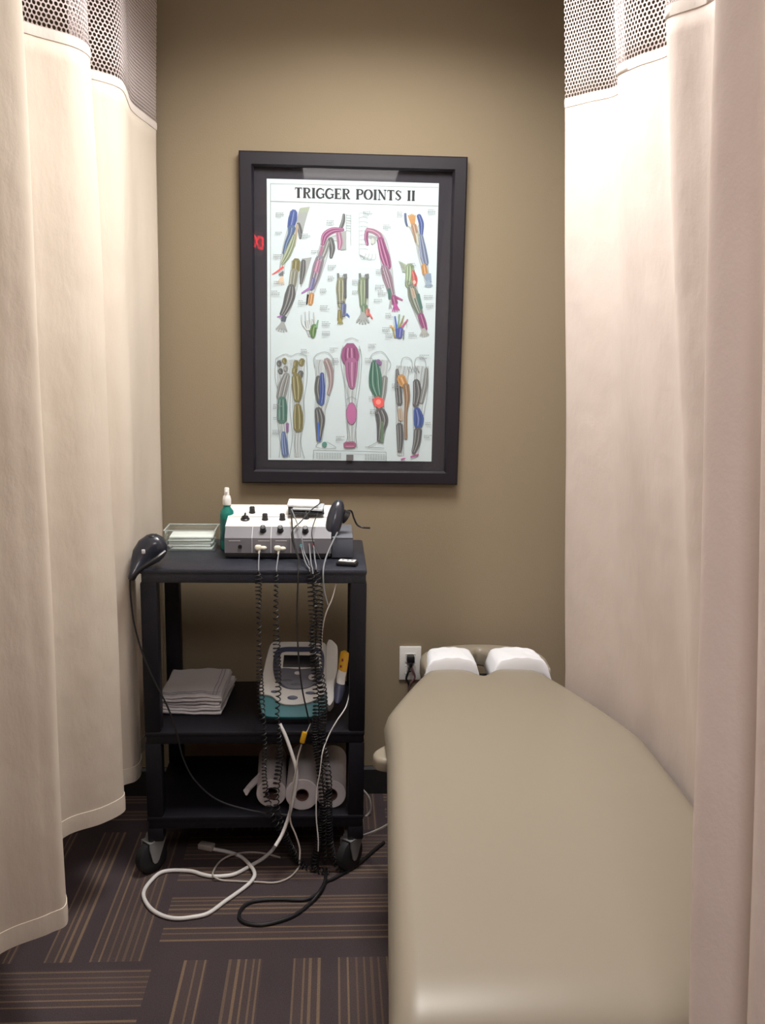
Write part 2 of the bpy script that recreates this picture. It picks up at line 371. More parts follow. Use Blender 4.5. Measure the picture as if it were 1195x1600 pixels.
# ------------------------------------------------------------------ curtains
NETZ = 2.12
def curtain(name, label, top, bot, ztop, zcl, zhem, cm, seed, hooks=True):
    rnd = random.Random(seed)
    T = crom([(x, y, 0) for x, y in top], 14); B = crom([(x, y, 0) for x, y in bot], 14); N = len(T)
    arc = [0]
    for i in range(1, N): arc.append(arc[-1]+((T[i]-T[i-1]).length+(B[i]-B[i-1]).length)/2)
    ph = [rnd.uniform(0, 6.28) for _ in range(6)]
    def pos(i, z):
        w = min(1, max(0, (ztop-z)/(ztop-zcl)))
        p = T[i].lerp(B[i], w)
        a = arc[i]
        amp = .0035*min(1, w*3)
        dx = amp*sin(a*16+ph[0]+z*1.3)+amp*.7*sin(a*31+ph[1]-z*2.1)+.0015*sin(a*9+z*7+ph[2])
        return Vector((p.x+dx, p.y, z))
    root = thing(name, tuple(pos(0, zhem)), label, 'curtain'); L = root.location
    def sheet(nm, z0, z1, nz, m, off=0.0, i0=0, i1=N):
        mb = MB(); mb.uv = []; n = i1-i0
        for k in range(nz+1):
            z = z0+(z1-z0)*k/nz
            for i in range(i0, i1):
                p = pos(i, z)
                if off:
                    a, c = pos(max(i-1, 0), z), pos(min(i+1, N-1), z); t = (c-a); nn = Vector((t.y, -t.x, 0)).normalized()
                    p = p+nn*off
                mb.v.append(p); mb.uv.append((arc[i], z))
        for k in range(nz):
            for i in range(n-1):
                mb.f.append((k*n+i, k*n+i+1, (k+1)*n+i+1, (k+1)*n+i)); mb.m.append(0)
        o = link(nm, mb, m, root, loc=L, smooth=80)
        sd = o.modifiers.new('thick', 'SOLIDIFY'); sd.thickness = .0012; sd.offset = 0
        return o
    sheet('netting', NETZ-.01, ztop, 6, M['net'])
    sheet('fabric_panel', zhem, NETZ, 40, cm)
    def bandm(nm, z0, z1, m):
        mb = MB(); mb.uv = []
        pr = [(0.0022, z0), (0.0030, (z0+z1)/2), (0.0022, z1), (-0.0022, z1), (-0.0030, (z0+z1)/2), (-0.0022, z0)]
        for i in range(N):
            for (o_, z) in pr:
                p = pos(i, z); a, c = pos(max(i-1, 0), z), pos(min(i+1, N-1), z); t = c-a
                mb.v.append(p+Vector((t.y, -t.x, 0)).normalized()*o_); mb.uv.append((arc[i], z))
        for i in range(N-1):
            for k in range(6): mb.f.append((i*6+k, i*6+(k+1) % 6, (i+1)*6+(k+1) % 6, (i+1)*6+k)); mb.m.append(0)
        link(nm, mb, m, root, loc=L, smooth=80)
    bandm('top_binding', NETZ-.012, NETZ+.008, M['binding'])
    bandm('hem', zhem-.002, zhem+.045, M['hem'])
    for i in range(7, N-3, 14):
        p = pos(i, ztop)-L
        h = MB().tube([p+Vector((0, 0, -.012)), p+Vector((0.006, 0, 0)), p+Vector((0, 0, .018))], .0015, 6)
        link('hook', h, M['alu'], root)
    return root

LT = [(-.51, 2.865), (-.54, 2.62), (-.515, 2.42), (-.56, 2.33), (-.61, 2.29), (-.57, 2.22), (-.535, 2.15), (-.535, 2.07), (-.608, 1.995),
      (-.66, 1.93), (-.60, 1.80), (-.53, 1.71), (-.56, 1.62), (-.63, 1.52), (-.60, 1.38), (-.56, 1.25), (-.64, 1.1), (-.60, .9), (-.65, .6)]
LB = [(-.55, 2.865), (-.575, 2.66), (-.558, 2.50), (-.583, 2.459), (-.63, 2.42), (-.58, 2.365), (-.551, 2.312), (-.60, 2.245), (-.667, 2.184),
      (-.70, 2.06), (-.62, 1.92), (-.567, 1.826), (-.591, 1.79), (-.673, 1.723), (-.71, 1.58), (-.66, 1.40), (-.70, 1.2), (-.66, 1.0), (-.70, .6)]
curtain('privacy_curtain', 'cream privacy curtain hanging left of the black cart, netting along its top', LT, LB, 2.555, .26, .26, M['cloth'], 3)
RT = [(.556, 2.45), (.60, 2.40), (.655, 2.345), (.645, 2.25), (.592, 2.193), (.612, 2.12), (.665, 2.03), (.625, 1.90), (.566, 1.827),
      (.614, 1.751), (.63, 1.65), (.60, 1.60), (.57, 1.55), (.60, 1.45), (.563, 1.35), (.60, 1.2), (.58, 1.0), (.64, .8)]
RB = [(.69, 2.52), (.725, 2.42), (.765, 2.33), (.785, 2.22), (.81, 2.14), (.81, 2.03), (.81, 1.95), (.80, 1.85), (.79, 1.75),
      (.81, 1.60), (.81, 1.3), (.81, 1.02), (.475, 1.0), (.52, .93), (.49, .88), (.56, .8), (.5, .65), (.56, .5)]
curtain('privacy_curtain', 'pinkish cream privacy curtain falling beside and over the beige bench', RT, RB, 2.555, .56, .30, M['clothp'], 5)
for sx, lab, x in ((-1, 'slim metal curtain track on the ceiling above the cart side curtain', -.575), (1, 'slim metal curtain track on the ceiling above the bench side curtain', .60)):
    b = MB().box((0, 0, 0), (.022, 2.75, .026), .004); b.box((0, 1.37, 0), (.04, .012, .04), .003)
    o = link('curtain_track', b, M['alu'], loc=(0, 0, 0)); o.location = (x, 1.5, CEIL-.013); tag(o, lab, 'curtain track')

# ------------------------------------------------------------------ picture
FC = Vector((0.058, WY, 1.5635))
pic = thing('framed_poster', (FC.x, WY-.001, 1.067), 'black framed TRIGGER POINTS II anatomy poster on the khaki wall', 'picture')
PL = pic.location
fx0, fx1, fz0, fz1 = -.284, .398, 1.067, 2.061
bw = .043
b = MB()
def molding(b, p0, p1, nrm):
    pass
# mitred moulding
prof = [(0, 0), (0, .026), (.004, .030), (bw-.006, .030), (bw, .022), (bw, .004), (bw, 0)]
cx = [(fx0, fz0), (fx1, fz0), (fx1, fz1), (fx0, fz1)]; sg = [(1, 1), (-1, 1), (-1, -1), (1, -1)]
vs = []; fs = []
for (x, z), (sx_, sz_) in zip(cx, sg):
    for w, d in prof: vs.append((x+sx_*w, WY-.001-d, z+sz_*w))
n = len(prof)
for i in range(4):
    j = (i+1) % 4
    for k in range(n-1): fs.append((i*n+k, j*n+k, j*n+k+1, i*n+k+1))
b.add(vs, fs); link('frame', b, M['frame'], pic, loc=PL, smooth=20)
b = MB().b2((fx0+bw-.002, WY-.010, fz0+bw-.002), (fx1-bw+.002, WY-.004, fz1-bw+.002)); link('mat_board', b, M['matb'], pic, loc=PL)
b = MB().b2((fx0+bw-.001, WY-.021, fz0+bw-.001), (fx1-bw+.001, WY-.019, fz1-bw+.001)); link('glass', b, M['glass'], pic, loc=PL)

# printed sheet
PY = WY-.0115
ink_f, ink_v, ink_c = [], [], []
layer = [0]
def P2(px, py): p = at(px, py, PY); return (p.x, p.z)
def poly(pts, col, world=False):
    layer[0] += 1; y = PY-.0004-layer[0]*4.5e-6
    base = len(ink_v)
    for p in pts:
        q_ = p if world else P2(*p); ink_v.append(Vector((q_[0], y, q_[1])))
    ink_f.append(tuple(range(base, base+len(pts)))); ink_c.append(col)
def ribbon(pts, col, world=False, taper=True):
    # pts (x, y, w); quads
    P = [Vector((p[0], p[1])) for p in pts]
    Lf, Rt = [], []
    for i, p in enumerate(P):
        t = (P[min(i+1, len(P)-1)]-P[max(i-1, 0)]).normalized(); nn = Vector((-t.y, t.x)); w = pts[i][2]/2
        Lf.append(p+nn*w); Rt.append(p-nn*w)
    poly([tuple(v) for v in Lf]+[tuple(v) for v in reversed(Rt)], col, world)
def smoothp(pts, n=5):
    return [tuple(v) for v in crom(pts, n)]
def muscle(pts, col, fib=3, edge=True, dark=0.6):
    g_ = sum(col)/3; col = tuple((c*.8+g_*.2)*.72 for c in col)
    Q = [(x, y, w*1.1) for x, y, w in smoothp(pts)]
    if len(pts) > 1:
        t0 = (Vector(Q[0][:2])-Vector(Q[1][:2])).normalized()*(Q[0][2]*.35); t1 = (Vector(Q[-1][:2])-Vector(Q[-2][:2])).normalized()*(Q[-1][2]*.35)
        Q = [(Q[0][0]+t0.x, Q[0][1]+t0.y, Q[0][2]*.45)]+Q+[(Q[-1][0]+t1.x, Q[-1][1]+t1.y, Q[-1][2]*.45)]
    if edge: ribbon([(x, y, w+.5) for x, y, w in Q], tuple(c*.72 for c in col))
    ribbon(Q, col)
    for k in range(fib):
        o = (k+.5)/fib-.5; o += random.uniform(-.08, .08)
        c = tuple(x*dark for x in col) if k % 2 == 0 else tuple(min(1, x*1.2+.16) for x in col)
        R_ = []
        for i, (x, y, w) in enumerate(Q):
            t = (Vector(Q[min(i+1, len(Q)-1)][:2])-Vector(Q[max(i-1, 0)][:2])).normalized()
            R_.append((x-t.y*w*o*.8, y+t.x*w*o*.8, .55+.05*w))
        ribbon(R_[1:-1] if len(R_) > 4 else R_, c)
def blob(x, y, rx, ry, col, n=16): poly([(x+rx*cos(2*pi*k/n), y+ry*sin(2*pi*k/n)) for k in range(n)], col)
def line(pts, w, col): ribbon([(x, y, w) for x, y in smoothp([(a, c_, 0) for a, c_ in pts], 5) for _ in (0,)] if False else [(v[0], v[1], w) for v in smoothp([(a, c_, 0) for a, c_ in pts], 5)], col)
GR = (.17, .19, .20); LG = (.34, .38, .38); OUT = (.30, .33, .33); BL = (.06, .14, .50); GN = (.20, .36, .22); OL = (.30, .28, .10)
MG = (.42, .10, .30); PK = (.55, .25, .42); OR = (.75, .38, .10); RD = (.75, .12, .12); TE = (.10, .28, .24); MV = (.36, .28, .42); BE = (.65, .52, .38); PU = (.35, .18, .45)
def hand(x, y, ang, s, col, nf=4):
    for k in range(nf):
        a = ang+(k-(nf-1)/2)*.28
        ribbon([(x, y, s*.22), (x+cos(a)*s, y+sin(a)*s, s*.14)], col)
# border and title
BK = (.02, .02, .025)
line([(422.5, 287), (686, 293)], .8, LG); line([(422.5, 314.5), (685, 322)], 1.1, OUT); line([(422.5, 287), (422.5, 716)], .8, OUT)
# lettering with slab serifs: drawn in a box of height 1
def arcpts(cx_, cy_, rx, ry, a0, a1, w0, w1, n=14):
    return [(cx_+rx*cos(a0+(a1-a0)*k/n), cy_+ry*sin(a0+(a1-a0)*k/n), w0+(w1-w0)*sin(pi*k/n)) for k in range(n+1)]
W_, T_ = .25, .10
def st(x, y0=0, y1=1): return [(x, y0, W_), (x, y1, W_)]
def hb(x0, x1, y, w=T_): return [(x0, y, w), (x1, y, w)]
GL = {
 'T': (.80, [st(.40), hb(.05, .75, .96), hb(.24, .56, .035), [(.07, .98, .06), (.07, .76, .05)], [(.73, .98, .06), (.73, .76, .05)]]),
 'R': (.86, [st(.20), hb(.04, .36, .035), hb(.04, .45, .965), arcpts(.42, .745, .25, .225, pi/2, -pi/2, .07, .20), hb(.2, .45, .52), [(.42, .5, .16), (.66, .06, .19)], hb(.58, .84, .035)]),
 'I': (.42, [st(.21), hb(.05, .37, .035), hb(.05, .37, .965)]),
 'G': (.90, [arcpts(.46, .5, .36, .46, .75, 2*pi-.55, .08, .22), [(.76, .42, .16), (.76, .06, .16)], hb(.55, .90, .43), [(.78, .95, .06), (.78, .68, .05)]]),
 'E': (.76, [st(.20), hb(.04, .68, .035), hb(.04, .68, .965), hb(.2, .52, .5), [(.66, .98, .06), (.66, .76, .05)], [(.68, .02, .06), (.68, .26, .05)], [(.52, .62, .05), (.52, .38, .05)]]),
 'P': (.78, [st(.20), hb(.04, .36, .035), hb(.04, .45, .965), arcpts(.42, .72, .27, .245, pi/2, -pi/2, .07, .20), hb(.2, .45, .475)]),
 'O': (.94, [arcpts(.47, .5, .36, .46, pi/2, 3*pi/2, .07, .24), arcpts(.47, .5, .36, .46, -pi/2, pi/2, .07, .24)]),
 'N': (.92, [[(.18, 0, .08), (.18, 1, .08)], [(.76, 0, .08), (.76, 1, .08)], [(.16, .97, .20), (.76, .04, .20)], hb(.04, .32, .035), hb(.62, .90, .965), hb(.02, .2, .965)]),
 'S': (.70, [smoothp([(.58, .80, .06), (.35, .955, .10), (.14, .76, .17), (.35, .53, .21), (.56, .27, .17), (.33, .045, .10), (.10, .22, .06)], 5), [(.60, .95, .05), (.60, .70, .05)], [(.09, .06, .05), (.09, .32, .05)]]),
 ' ': (.48, []),
}
txt = 'TRIGGER POINTS II'
tw = sum(GL[c][0]+.02 for c in txt)
lA, lB = P2(460, 308.5), P2(649, 314.5); hgt = .0295
sclx = (lB[0]-lA[0])/tw; px_ = lA[0]; zb = (lA[1]+lB[1])/2
for c in txt:
    wd, sts = GL[c]
    for s_ in sts:
        # ribbon in letter units, then scaled
        Pq = [Vector((p[0], p[1])) for p in s_]; Lf, Rt = [], []
        for i, p in enumerate(Pq):
            t = (Pq[min(i+1, len(Pq)-1)]-Pq[max(i-1, 0)]).normalized(); nn = Vector((-t.y, t.x)); w = s_[i][2]/2
            Lf.append(p+nn*w); Rt.append(p-nn*w)
        poly([(px_+v.x*sclx, zb+v.y*hgt) for v in Lf]+[(px_+v.x*sclx, zb+v.y*hgt) for v in reversed(Rt)], BK, True)
    px_ += (wd+.02)*sclx
PALE = (.46, .53, .55)
for pts in ([(461, 330, 15), (457, 356, 14), (449, 384, 13), (441, 414, 7), (440, 428, 8)], [(463, 408, 14), (459, 440, 14), (450, 474, 14), (441, 500, 8)],
            [(528, 366, 20), (512, 374, 14), (502, 404, 16), (493, 432, 15), (485, 460, 9), (484, 474, 9)], [(574, 364, 14), (594, 372, 13), (602, 404, 16), (607, 436, 14), (612, 460, 10), (617, 474, 9)],
            [(645, 342, 22), (654, 370, 14), (660, 400, 13), (665, 426, 9), (669, 442, 9)], [(640, 422, 14), (644, 450, 14), (650, 475, 15), (657, 498, 10), (663, 515, 9)],
            [(534, 430, 14), (533, 460, 13), (533, 480, 11), (534, 498, 10)], [(568, 430, 14), (568, 460, 14), (569, 482, 11), (569, 498, 10)], [(482, 500, 12), (486, 516, 14), (487, 526, 10)], [(624, 508, 12), (622, 520, 15), (622, 528, 10)],
            [(444, 562, 20), (443, 600, 18), (441, 640, 15), (444, 680, 9), (446, 714, 10)], [(466, 562, 20), (465, 600, 18), (466, 650, 15), (464, 690, 9), (465, 714, 9)],
            [(507, 562, 24), (506, 600, 22), (502, 632, 14), (500, 660, 14), (499, 690, 8)], [(549, 545, 26), (549, 590, 22), (549, 620, 13), (549, 650, 17), (549, 690, 9)],
            [(594, 562, 24), (591, 600, 22), (592, 632, 15), (596, 660, 15), (594, 690, 9)], [(630, 572, 20), (627, 600, 18), (625, 640, 13), (625, 675, 11), (626, 712, 9)], [(658, 572, 18), (655, 605, 17), (652, 640, 14), (652, 680, 12), (648, 712, 8)]):
    Q = smoothp(pts); ribbon([(x, y, w+1.2) for x, y, w in Q], (.30, .34, .35)); ribbon(Q, PALE)
    for k in range(4):
        o = (k+.5)/4-.5; R_ = []
        for i, (x, y, w) in enumerate(Q):
            t = (Vector(Q[min(i+1, len(Q)-1)][:2])-Vector(Q[max(i-1, 0)][:2])).normalized()
            o2 = o*(.8+.25*sin(i*.9+k*2)); R_.append((x-t.y*w*o2, y+t.x*w*o2, .7))
        ribbon(R_, (.20, .23, .25) if k % 2 else (.62, .70, .72))
# arms, upper left
poly([(468, 326), (484, 323), (481, 332), (476, 350), (471, 372), (466, 360), (463, 345)], LG); poly([(469, 325), (484, 323), (482, 330), (468, 334)], (.35, .42, .33))
muscle([(466, 350, 5), (469, 362, 6), (469, 372, 3)], GR, 2); muscle([(464, 352, 4), (462, 370, 4), (460, 384, 3)], BE, 1, False)
muscle([(459, 331, 9), (457, 343, 12), (454, 356, 9)], BL, 3); muscle([(456, 356, 11), (454, 366, 8), (448, 380, 6), (444, 396, 5)], (.10, .20, .42), 3)
muscle([(460, 368, 5), (455, 384, 9), (448, 400, 9), (441, 412, 5)], (.36, .46, .28), 4)
ribbon([(443, 417, 3.5), (432, 425, 2.5), (425, 429, 1)], RD); hand(442, 424, 2.0, 9, GR); hand(441, 432, 1.8, 13, BE)
poly([(472, 404), (487, 402), (482, 418), (475, 440), (470, 449), (468, 430), (468, 415)], LG); muscle([(474, 408, 6), (473, 425, 7), (470, 443, 3)], GR, 3)
muscle([(463, 408, 11), (462, 422, 11)], OL, 3); muscle([(460, 424, 11), (458, 438, 11), (457, 447, 9)], (.33, .36, .28), 4)
muscle([(455, 448, 10), (453, 462, 15), (448, 478, 12), (441, 492, 8)], GR, 5); poly([(440, 491), (448, 495), (446, 503), (439, 502)], (.1, .12, .16)); ribbon([(441, 494, 3), (433, 495, 1.5)], PU)
hand(442, 503, 1.75, 16, LG, 5)
# torso and arm, left of centre
muscle([(537, 335, 3), (536, 346, 5), (532, 357, 5)], GR, 2); poly([(531, 362), (541, 361), (541, 390), (533, 391), (527, 384)], LG)
for k in range(7): line([(541, 336+k*4), (548, 337+k*4)], .6, OUT)
line([(541, 334), (541, 362)], .6, OUT); line([(548, 334), (548, 384)], .6, OUT)
muscle([(516, 374, 8), (519, 388, 8), (517, 402, 4)], GR, 3); muscle([(511, 378, 8), (506, 392, 10), (501, 404, 9)], LG, 4)
muscle([(529, 364, 7), (531, 378, 8), (530, 388, 5)], PK, 3); muscle([(536, 359, 4), (520, 360, 8), (508, 368, 9), (504, 382, 5)], MG, 4)
muscle([(503, 386, 4), (500, 400, 4), (497, 412, 4)], PK, 1); muscle([(500, 404, 12), (496, 418, 14), (492, 434, 12), (487, 450, 8)], (.32, .30, .38), 5)
muscle([(498, 408, 6), (494, 424, 7)], PK, 2); muscle([(490, 436, 5), (486, 452, 5)], (.2, .22, .5), 2); ribbon([(484, 450, 4), (471, 458, 2)], PU)
muscle([(487, 460, 7), (485, 474, 7)], OR, 3); ribbon([(481, 460, 3), (479, 476, 2)], BK)
# torso and arm, right of centre
for k in range(9): line([(562, 333+k*7), (568, 332+k*7), (575, 334+k*7)], .5, LG)
for k in range(4): line([(562, 398), (566+k*6, 406), (572+k*5, 396)], .5, LG)
line([(561, 332), (561, 400)], .5, LG)
poly([(578, 368), (588, 370), (586, 380), (580, 379)], LG); blob(582, 377, 3, 5, (.5, .55, .52))
muscle([(573, 361, 5), (572, 372, 5), (574, 382, 3)], MG, 2); muscle([(573, 359, 5), (583, 361, 6), (592, 367, 7), (596, 376, 8)], PK, 3)
muscle([(594, 374, 9), (598, 390, 12), (602, 404, 13), (606, 418, 9)], MG, 4); muscle([(600, 418, 10), (605, 434, 13), (609, 448, 10), (612, 460, 8)], (.40, .28, .38), 5)
muscle([(608, 452, 4), (609, 466, 4)], TE, 1); muscle([(615, 464, 8), (617, 474, 8)], MG, 3); hand(617, 474, 1.45, 13, MG, 4); ribbon([(619, 464, 3), (629, 469, 2)], MG); hand(610, 470, 1.6, 12, LG, 2)
# upper right arm
blob(645, 343, 12, 13, (.80, .76, .66)); muscle([(633, 334, 3), (634, 346, 3), (636, 353, 2)], (.12, .2, .45), 1)
for k in range(5): muscle([(638+k*2.6, 335+abs(k-2), 2.2), (645+(k-2)*.9, 352, 2)], OR, 0, False)
muscle([(646, 352, 8), (649, 366, 7), (651, 378, 5)], (.55, .36, .22), 3); muscle([(654, 337, 6), (658, 350, 7), (658, 366, 4)], BL, 3)
muscle([(652, 366, 6), (655, 382, 7)], (.55, .58, .45), 2); muscle([(657, 368, 5), (660, 386, 9), (663, 404, 10), (665, 412, 8)], (.22, .30, .50), 4)
muscle([(662, 415, 7), (664, 427, 8)], OR, 3); poly([(663, 428), (673, 427), (674, 440), (666, 441)], (.25, .33, .45)); hand(669, 438, 1.5, 11, (.3, .4, .5), 5)
# second right arm
for k in range(6): ribbon([(623+k, 408+k*3.2, 1), (641, 418+k*1.5, 2.2)], (.38, .45, .36))
muscle([(640, 416, 11), (640, 430, 12), (638, 446, 9)], (.36, .52, .30), 4); muscle([(645, 424, 4), (648, 436, 7), (647, 447, 5)], RD, 2); blob(647, 441, 2.5, 3, (.85, .5, .45))
muscle([(642, 448, 10), (646, 462, 15), (651, 477, 13), (656, 490, 9)], (.26, .33, .27), 5); muscle([(653, 460, 4), (658, 482, 4)], TE, 1); muscle([(644, 452, 5), (647, 464, 5)], BE, 1)
muscle([(657, 492, 8), (661, 505, 9), (664, 515, 6)], MG, 3); hand(662, 513, 1.5, 13, (.4, .42, .4), 5)
# two forearms in the middle
for x0, cc in ((534, (.34, .38, .24)), (568, (.30, .42, .26))):
    ribbon([(x0-6, 427, 3.5), (x0-5, 436, 3)], GR); ribbon([(x0+5, 428, 6), (x0+6, 436, 5)], GR)
    muscle([(x0-1, 438, 12), (x0-1, 452, 14), (x0-1, 466, 11), (x0-1, 478, 9)], cc, 5); muscle([(x0+5, 436, 4), (x0+5, 465, 4)], GR, 1)
muscle([(537, 476, 7), (536, 492, 7)], (.16, .22, .45), 2); muscle([(531, 486, 6), (531, 500, 7)], OL, 2); hand(531, 497, 1.5, 10, OL, 4); ribbon([(541, 490, 3), (546, 495, 1.5)], BL)
muscle([(569, 478, 9), (570, 488, 9)], GN, 2); muscle([(574, 484, 6), (574, 492, 6)], (.6, .25, .2), 2); hand(567, 488, 1.6, 18, LG, 5); ribbon([(576, 489, 3), (582, 498, 1.5)], RD)
# two hands
for k, (a, h_) in enumerate(((471, 492), (477, 487), (483, 486), (490, 488))): line([(a, h_), (a+1.5, 505), (480+k*1.5, 516)], 2.0, (.60, .66, .66)); line([(a, h_), (a+1, 508)], .6, OUT)
muscle([(491, 509, 7), (489, 518, 9), (489, 526, 5)], (.16, .34, .10), 3); ribbon([(494, 512, 4), (497, 500, 2)], GN)
for k, (a, h_, cc) in enumerate(((617, 494, BL), (624, 491, GN), (631, 493, OL), (637, 499, (.5, .12, .25)), (610, 508, OR))): ribbon([(a, h_, 2), (620+k*1.2 if k < 4 else 616, 516, 3)], cc); line([(a-2, h_), (a-1.5, 512)], .5, OUT)
muscle([(620, 515, 4), (621, 526, 4)], BL, 1); muscle([(625, 514, 8), (624, 526, 7)], (.12, .16, .6), 3); ribbon([(613, 512, 2), (617, 528, 2)], OL); ribbon([(631, 516, 2), (630, 530, 2)], GR)
# legs
OT = (.27, .30, .30)
def outl(pts): line(pts, .7, OT)
outl([(431, 560), (430, 590), (436, 620), (433, 650), (438, 690), (436, 715)]); outl([(479, 556), (480, 590), (475, 625), (476, 655), (470, 690), (476, 716)]); outl([(455, 600), (453, 640), (457, 680), (452, 715)])
outl([(431, 560), (445, 553), (455, 556), (466, 552), (479, 556)])
for x0, y0, c in ((436, 566, GR), (444, 562, OL), (438, 578, GR), (446, 574, LG)): muscle([(x0, y0, 7), (x0+1, y0+4, 6)], c, 2, False)
for x0, y0, c in ((463, 566, OL), (472, 563, OL), (461, 576, OL), (470, 582, GR)): muscle([(x0, y0, 8), (x0-1, y0+6, 7)], c, 2, False)
muscle([(448, 586, 9), (443, 602, 14), (439, 620, 13)], LG, 5); muscle([(441, 624, 11), (441, 638, 14), (441, 656, 13)], TE, 4); muscle([(449, 662, 4), (449, 674, 3)], PU, 1)
muscle([(443, 676, 5), (444, 692, 9), (446, 710, 9)], (.14, .25, .55), 4); muscle([(463, 588, 12), (465, 606, 15), (465, 624, 10)], OL, 4); muscle([(465, 634, 9), (466, 652, 14), (466, 670, 12)], OL, 4)
outl([(492, 575), (490, 560), (500, 551), (514, 552), (522, 570), (517, 610), (508, 640)]); outl([(492, 560), (494, 600), (492, 640)]); outl([(498, 690), (495, 699), (525, 700), (510, 690)])
muscle([(510, 563, 9), (516, 580, 9), (517, 600, 6), (513, 615, 4)], (.45, .36, .38), 3); muscle([(498, 590, 8), (496, 608, 8), (499, 628, 6)], GR, 3); muscle([(503, 584, 5), (504, 608, 7), (502, 630, 8)], BL, 3)
muscle([(497, 640, 10), (500, 655, 14), (499, 672, 10), (498, 688, 6)], GR, 5); ribbon([(497, 660, 3), (499, 690, 3)], BL); blob(507, 694, 4, 4, TE)
outl([(536, 540), (532, 560), (538, 600), (541, 640), (543, 680), (537, 700)]); outl([(561, 540), (565, 560), (562, 600), (557, 640), (556, 680), (558, 700)]); outl([(541, 624), (549, 620), (557, 624)]); outl([(538, 532), (549, 528), (560, 532)])
muscle([(547, 544, 20), (547, 556, 25), (548, 566, 20)], MG, 5); muscle([(549, 566, 18), (549, 586, 15), (550, 604, 8)], (.50, .16, .38), 3)
blob(549, 646, 8.2, 17.5, (.25, .08, .2)); blob(549, 646, 7.6, 17, (.46, .16, .34)); muscle([(540, 695, 9), (553, 695, 8)], (.50, .14, .30), 2)
outl([(578, 560), (583, 552), (598, 550), (610, 568), (606, 580)]); outl([(575, 698), (590, 690)]); outl([(570, 698), (600, 700)])
muscle([(601, 590, 8), (599, 610, 8), (597, 624, 6)], LG, 3); muscle([(585, 566, 9), (586, 584, 17), (587, 602, 18), (591, 618, 10)], (.08, .27, .20), 5); muscle([(590, 564, 6), (594, 568, 5)], PU, 1)
muscle([(593, 642, 14), (597, 656, 17), (595, 672, 11), (593, 688, 7)], GR, 5); muscle([(597, 660, 4), (597, 690, 4)], GN, 1); poly([(581, 624), (590, 619), (600, 624), (600, 634), (592, 638), (585, 634)], RD); blob(591, 628, 4, 4, (.9, .3, .25))
for cx_ in (636, 657): line([(cx_-10, 575), (cx_-8, 561), (cx_, 558), (cx_+7, 563), (cx_+8, 575)], .7, OT)
for k in range(4): line([(636+k*4, 572), (640+k*5, 582), (645+k*2, 574)], .6, OT)
outl([(621, 575), (619, 610), (622, 650)]); outl([(669, 572), (668, 610), (661, 650)])
muscle([(620, 578, 4), (622, 605, 9), (624, 630, 8)], GR, 4); muscle([(626, 590, 12), (630, 600, 12)], OR, 3); muscle([(634, 602, 9), (636, 622, 8), (634, 645, 4), (634, 684, 4)], (.42, .26, .14), 3)
muscle([(625, 640, 6), (626, 655, 6)], BE, 1); muscle([(624, 664, 9), (625, 684, 9), (624, 704, 6)], GR, 4); muscle([(650, 596, 9), (652, 614, 12), (649, 632, 8)], GR, 4)
muscle([(666, 576, 4), (664, 600, 7), (658, 628, 5)], LG, 3); muscle([(651, 640, 9), (654, 654, 14), (653, 665, 11)], BL, 3); muscle([(653, 672, 11), (651, 690, 10), (646, 706, 6)], GR, 4)
for x0, y0 in ((629, 718), (644, 714), (650, 712)): ribbon([(x0-3, y0, 3), (x0+4, y0-2, 2)], MG)
# caption marks
caps = [(431, 333), (430, 363), (427, 398), (470, 366), (510, 345), (486, 392), (512, 432), (512, 415), (550, 438), (550, 455), (527, 470), (567, 331), (598, 352), (620, 332), (668, 328), (587, 422), (586, 446), (590, 455),
        (584, 468), (602, 490), (597, 512), (602, 522), (638, 520), (662, 462), (665, 475), (632, 438), (500, 452), (500, 478), (424, 455), (466, 470), (503, 503), (503, 518), (470, 546), (515, 544), (575, 538), (525, 682), (576, 620),
        (578, 640), (427, 632), (427, 652), (426, 672), (664, 660), (662, 680), (428, 440), (640, 412), (655, 555), (520, 560), (570, 560), (612, 600)]
for x0, y0 in caps:
    for r_ in range(random.choice((2, 3, 3))):
        xx = x0; e_ = x0+random.uniform(7, 13)
        while xx < e_:
            d_ = random.uniform(1.2, 3); ribbon([(xx, y0+r_*2.6, 1.0), (xx+d_, y0+r_*2.6+.05, 1.2)], (.30, .32, .33)); xx += d_+.8
for a, c_ in (((490, 703), (603, 706)), ((603, 706), (603, 720)), ((490, 703), (490, 716))): line([a, c_], .8, OT)
for r_ in range(4):
    for xx in range(494, 534, 4): ribbon([(xx, 708+r_*2.4, .9), (xx+2.8, 708.1+r_*2.4, .9)], OT)
    for xx in range(570, 600, 4): ribbon([(xx, 710+r_*2.4, .9), (xx+2.8, 710.1+r_*2.4, .9)], OT)
poly([(541, 710), (552, 710), (552, 719), (541, 719)], (.15, .15, .16))
